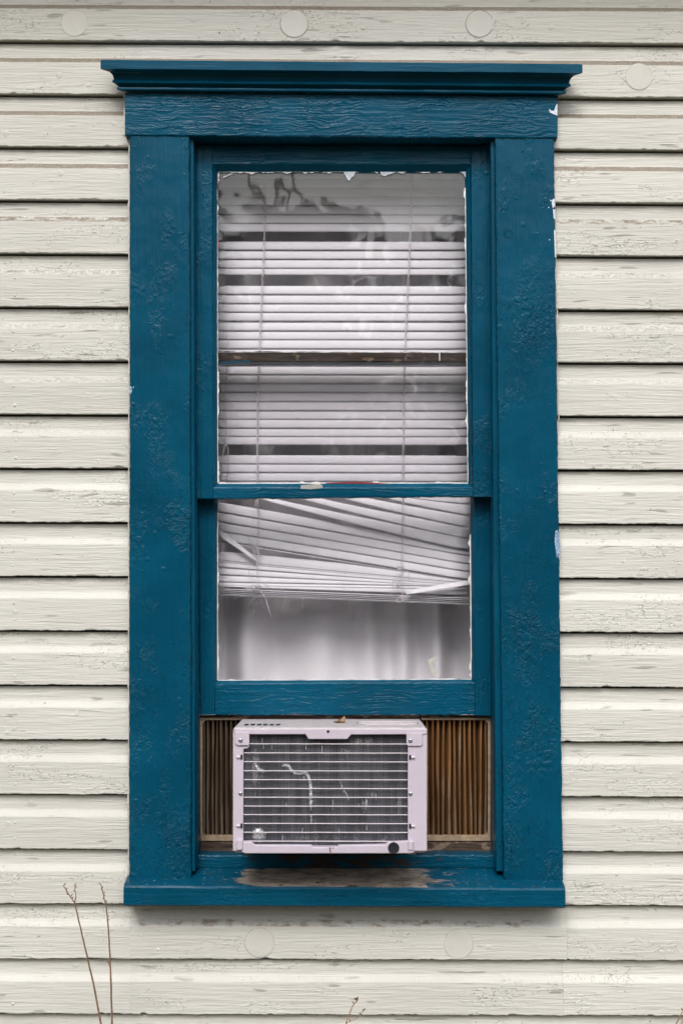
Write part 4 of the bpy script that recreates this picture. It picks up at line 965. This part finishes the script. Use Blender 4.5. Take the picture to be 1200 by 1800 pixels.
for i in range(70):
    a = rr.uniform(0, 6.28); q = math.sqrt(rr.random()); sliver(bn, 454 + 12 * q * math.cos(a), 1464 + 10 * q * math.sin(a), rr.uniform(2, 5), rr.uniform(.4, 1.1), YF - rr.uniform(.001, .003), rr.uniform(-2.5, 2.5))
o = bn.build('bent_fin', M['bent'], ac); o['kind'] = 'stuff'
bd = MB()
for (u, v, su, sv, n_) in ((449, 1350, 6.5, 30, 170), (640, 1411, 5, 9, 50), (702, 1410, 5, 14, 60), (628, 1300, 4, 5, 30), (648, 1300, 6, 5, 30), (655, 1395, 6, 5, 20), (464, 1466, 6, 6, 30), (608, 1320, 6, 9, 15), (676, 1473, 4, 4, 14), (560, 1470, 60, 4, 40)):
    for i in range(n_):
        sliver(bd, u + rr.gauss(0, su * .55), v + rr.gauss(0, sv * .5), rr.uniform(3, 9), rr.uniform(.4, 1.0), YF - rr.uniform(.0006, .002), rr.uniform(-1, 1))
o = bd.build('combed_fin', M['bent_dull'], ac); o['kind'] = 'stuff'

w = MB(); w.prism([(578.5, 1489.8), (582, 1490), (581, 1494), (581.5, 1498), (580, 1499.5), (579, 1495)], YA - .0034, YA - .0028); w.prism([(584, 1490), (587, 1490), (585.5, 1493)], YA - .0034, YA - .0028); w.build('rust_stain', M['rust'], ac)
def crush(pts, r0, seed):
    w = MB(); fine = []; r_ = random.Random(seed)
    for (u0, v0), (u1, v1) in zip(pts[:-1], pts[1:]):
        k = max(2, int(math.hypot(u1 - u0, v1 - v0) / 1.6))
        for i in range(k): fine.append((lerp(u0, u1, i / k) + r_.uniform(-.5, .5), lerp(v0, v1, i / k) + r_.uniform(-.4, .4)))
    n_ = len(fine); w.tube([P(u, v, YF - .0002) for u, v in fine], r0, 7, taper=[r0 * .0012 * (.55 + .6 * abs(nz(i * .35, seed)) + .35 * r_.random()) * min(1, .3 + i / 3, .3 + (n_ - 1 - i) / 3) for i in range(n_)])
    return w.build('crushed_fin', M['silver'], ac)
crush([(497, 1345), (507, 1346), (511, 1353), (518, 1359.5), (527, 1360), (536, 1358), (541, 1362), (544, 1372), (546, 1385), (546.5, 1400), (546, 1421)], 3.2, 1)
crush([(447, 1340), (452, 1350), (458, 1355), (465, 1355.5)], 2.8, 2)
crush([(546.5, 1432), (547, 1440), (546.5, 1449)], 1.8, 3)
crush([(644, 1404), (643.5, 1412), (644.5, 1421)], 1.6, 4)
dome(454, 1466, YF + .0005, 10, .0035, M['silver'], ac, 'crushed_fin')

# accordion side panels
def accordion(ua, ub, mat, nple, seed, open_left):
    r_ = random.Random(seed); y0 = 0.086
    # rim with rounded inner corners
    mb = MB(); v0, v1 = 1261.5, 1478.5; bl, bb, bt = 4.5, 9.5, 4.5
    if open_left: inner = [(ua + bl, v0 + bt)]       # rim on the left side, top and bottom
    mb.prism([(ua, v1 - bb), (ub, v1 - bb), (ub, v1), (ua, v1)], y0, y0 + .014, .0008); mb.prism([(ua, v0), (ub, v0), (ub, v0 + bt), (ua, v0 + bt)], y0 + .001, y0 + .014, .0008)
    e0, e1 = (ua, ua + bl) if open_left else (ub - bl, ub)
    mb.prism([(e0, v0 + bt), (e1, v0 + bt), (e1, v1 - bb), (e0, v1 - bb)], y0, y0 + .0142, .0008)
    for cv, sgn in ((v0 + bt, 1), (v1 - bb, -1)):
        cx = e1 if open_left else e0; sx = 1 if open_left else -1; rad = 8
        pts = [(cx, cv)] + [(cx + sx * rad * (1 - math.sin(a)), cv + sgn * rad * (1 - math.cos(a))) for a in [math.pi / 2 * i / 6 for i in range(7)]]
        mb.prism(pts, y0 + .0003, y0 + .0139)
    rim = mb.build('accordion_panel', M['beige'], ac)
    W0, W1 = (e1, ub + 2) if open_left else (ua - 2, e0)
    vs = []; rows = 14; cols = nple * 2
    tops = [0]; bots = [0]
    for i in range(cols):
        tops.append(tops[-1] + r_.uniform(.5, 1.5)); bots.append(bots[-1] + r_.uniform(.5, 1.5))
    for j in range(rows + 1):
        t = j / rows; v = lerp(v0 + 2, v1 - bb + 2, t)
        for i in range(cols + 1):
            s = lerp(tops[i] / tops[-1], bots[i] / bots[-1], t); u = lerp(W0, W1, s) + (2.2 * nz(i * 3.1, t * 1.8, seed) if 0 < i < cols else 0)
            yy = y0 + (0.002 if i % 2 else 0.034) + .003 * nz(i * 1.7, t * 3, seed)
            p = P(u, v, y0 + .01); vs.append((p.x, yy, p.z))
    fs = [(j * (cols + 1) + i, j * (cols + 1) + i + 1, (j + 1) * (cols + 1) + i + 1, (j + 1) * (cols + 1) + i) for j in range(rows) for i in range(cols)]
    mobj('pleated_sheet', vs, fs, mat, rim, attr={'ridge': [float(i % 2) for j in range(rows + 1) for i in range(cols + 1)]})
    bk = MB(); bk.prism([(ua, v0), (ub, v0), (ub, v1), (ua, v1)], y0 + .040, y0 + .043); bk.build('backing', M['black'], rim)
    return rim
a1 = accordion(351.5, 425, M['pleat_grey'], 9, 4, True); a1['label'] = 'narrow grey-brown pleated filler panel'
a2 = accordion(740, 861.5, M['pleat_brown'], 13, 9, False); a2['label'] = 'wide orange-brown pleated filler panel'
# foam strip under the sash and along the cabinet, where the unit is wedged in
mb = MB(); mb.prism([(352, 1258), (861, 1258), (861, 1264), (352, 1264)], .089, .104); mb.build('foam_strip', M['stool_wood'], ac)
mb = MB(); q = P(580, 1500, .0).z; mb.box(fl + .01, fr_ - .01, 0.05, 0.12, P(600, 1500, .088).z + .0006, zbp - .0012); mb.build('support_block', M['stool_wood'], ac)

# ================================================================== SMALL THINGS
# dead leaf caught on top of the unit
vs = []; lf = MB(); rr = random.Random(2); yl = -0.02
out = [(585, 1271), (588, 1267), (592, 1268.5), (595, 1263.5), (600, 1264.5), (605, 1258.5), (607, 1264), (608, 1269), (602, 1271), (596, 1272), (590, 1271.5)]
ctr = P(597, 1268, yl); k = [ctr + Vector((0, -.004, .001))]
for i, (u, v) in enumerate(out): k.append(P(u, v, yl + rr.uniform(-.012, .012)))
top_ = [Vector(q) for q in k]; n = len(out)
vsl = top_ + [q + Vector((0, .0007, .0003)) for q in top_]
fsl = [(0, 1 + i, 1 + (i + 1) % n) for i in range(n)] + [(n + 1, n + 2 + (i + 1) % n, n + 2 + i) for i in range(n)] + [(1 + i, n + 2 + i, n + 2 + (i + 1) % n, 1 + (i + 1) % n) for i in range(n)]
leaf = mobj('dead_leaf', vsl, fsl, M['leaf']); tag(leaf, 'small dry curled brown leaf lying on top of the air conditioner', 'leaf')

def weed(name, label, stems, y, mat, r0=.0022, group='dry weeds growing against the wall'):
    """stems: lists of photo points from the lowest visible one up; the main stem goes on down to the ground"""
    base = P(*stems[0][0], y); foot = Vector((base.x + random.uniform(-.02, .05), y + .02, 0))
    t = thing(name, label, 'weed', foot, group)
    for si, st in enumerate(stems):
        pts = []
        for (u0, v0), (u1, v1) in zip(st[:-1], st[1:]):
            for i in range(4): pts.append((lerp(u0, u1, i / 4) + random.uniform(-.35, .35), lerp(v0, v1, i / 4)))
        pts.append(st[-1]); w = [P(u, v, y + (.012 * si)) for u, v in pts]
        if si == 0: w = [foot, foot.lerp(w[0], .35) + Vector((.01, 0, 0)), foot.lerp(w[0], .7) + Vector((.006, 0, 0))] + w
        rr_ = r0 if si == 0 else r0 * .6
        mb = MB(); mb.tube(w, r0, 6, taper=[lerp(rr_, rr_ * .38, i / (len(w) - 1)) for i in range(len(w))]); mb.build('stem', mat, t, True)
        bd_ = MB(); L = len(w)
        for i in range(int(L * .45) if si == 0 else 1, L):
            if random.random() < (.25 if i < L * .75 else .95):
                d = Vector((random.choice((-1, 1)) * random.uniform(.5, 1), random.uniform(-.4, .4), random.uniform(.5, 1.3))).normalized(); q = w[i]; l = random.uniform(.004, .008)
                bd_.tube([q, q + d * l * .4, q + d * l * .75, q + d * l], .001, 5, taper=[.0006, .0013, .0013, .0003])
        if bd_.v: bd_.build('bud', M['stem'], t, True)
    return t
weed('dry_weed', 'forked dry brown weed stalk leaning before the lower siding', [[(178, 1800), (165, 1730), (150, 1666), (138.5, 1617), (131.5, 1586), (122, 1573), (112, 1557)], [(131.5, 1586), (134.5, 1575), (131, 1558)]], -.16, M['stem'])
weed('dry_weed', 'single upright dry weed stalk beside the forked one', [[(197.5, 1800), (195.5, 1737), (193.5, 1678), (190.5, 1626), (187, 1594), (183, 1576), (178.5, 1556)], [(193, 1697), (190.5, 1690)]], -.15, M['stem'])
weed('dry_weed', 'short tan weed tip with curled end under the sill', [[(607, 1806), (609, 1794), (615, 1780), (619, 1769), (626, 1760), (627, 1757), (623, 1757.5)], [(609, 1798), (624, 1792), (632, 1785), (638, 1777)]], -.12, M['stem_tan'], .0016)
weed('dry_weed', 'bent tan weed stems cut off by the bottom corner', [[(1184, 1806), (1190, 1795), (1198, 1780), (1206, 1764)], [(1193, 1806), (1200, 1794), (1212, 1780)]], -.12, M['stem_tan'], .0020)

# ================================================================== BARE TREE across the yard (seen mirrored in the upper glass)
def tree(loc, seed, hgt, spread, label):
    r_ = random.Random(seed); t = thing('bare_tree', label, 'tree', loc, 'bare trees across the yard')
    tk = MB(); cr = MB(); base = Vector(loc)
    def grow(p, d, l, r, depth, mb):
        pts = [p]; rad = [r]; q = p.copy()
        for i in range(4):
            d = (d + Vector((r_.uniform(-.2, .2), r_.uniform(-.2, .2), r_.uniform(-.1, .14)))).normalized(); q = q + d * l / 4; pts.append(q.copy()); rad.append(lerp(r, r * .55, (i + 1) / 4))
        mb.tube(pts, r, 5 if depth > 1 else 8, taper=rad)
        if depth >= 7: return
        for k in range(3):
            a = pts[r_.choice((2, 3, 4))] if k else pts[4]
            nd_ = (d + Vector((r_.uniform(-1, 1), r_.uniform(-1, 1), r_.uniform(-.45, .6))) * (.75 * spread)).normalized()
            grow(a, nd_, l * r_.uniform(.62, .8), max(rad[-1] * r_.uniform(.75, .95), .003), depth + 1, cr)
    grow(base, Vector((0, 0, 1)), hgt * .32, hgt * .006, 0, tk)
    tk.build('trunk', M['bark'], t, True); o = cr.build('crown', M['bark'], t)
    return t
tree((-0.72, -11.0, 0), 5, 12.5, 0.8, 'bare grey tree forking high up, standing across the yard from the window')
tree((1.5, -12.5, 0), 14, 13.0, 0.9, 'taller bare tree beside the forked one, its crown nearer the eave line')

# far evergreen belt closing the yard, reflected low in the glass
tl = MB(); r_ = random.Random(31)
M['needles'] = plain('evergreen_foliage', (0.035, 0.045, 0.026), 0.8, 0.4, 1.2)
for cx in range(-50, 51, 2):
    hh = r_.uniform(8.0, 9.0); cy = -27 + r_.uniform(-2, 2); x_ = cx + r_.uniform(-1, 1)
    for k in range(480):
        q = r_.random(); z_ = 0.2 + hh * q; w_ = 2.6 * (1 - q) ** .35 + .3; a = r_.uniform(0, 6.28); rad = w_ * math.sqrt(r_.random())
        c_ = Vector((x_ + rad * math.cos(a), cy + rad * math.sin(a), z_)); e = r_.uniform(.3, .6)
        d1 = Vector((r_.uniform(-1, 1), r_.uniform(-1, 1), r_.uniform(-.6, .6))).normalized() * e; d2 = d1.cross(Vector((r_.uniform(-1, 1), r_.uniform(-1, 1), r_.uniform(-1, 1)))).normalized() * e * .6
        tl.add([c_ - d1, c_ + d2, c_ + d1, c_ - d2], [(0, 1, 2, 3)])
tag(tl.build('treeline', M['needles']), kind='stuff')
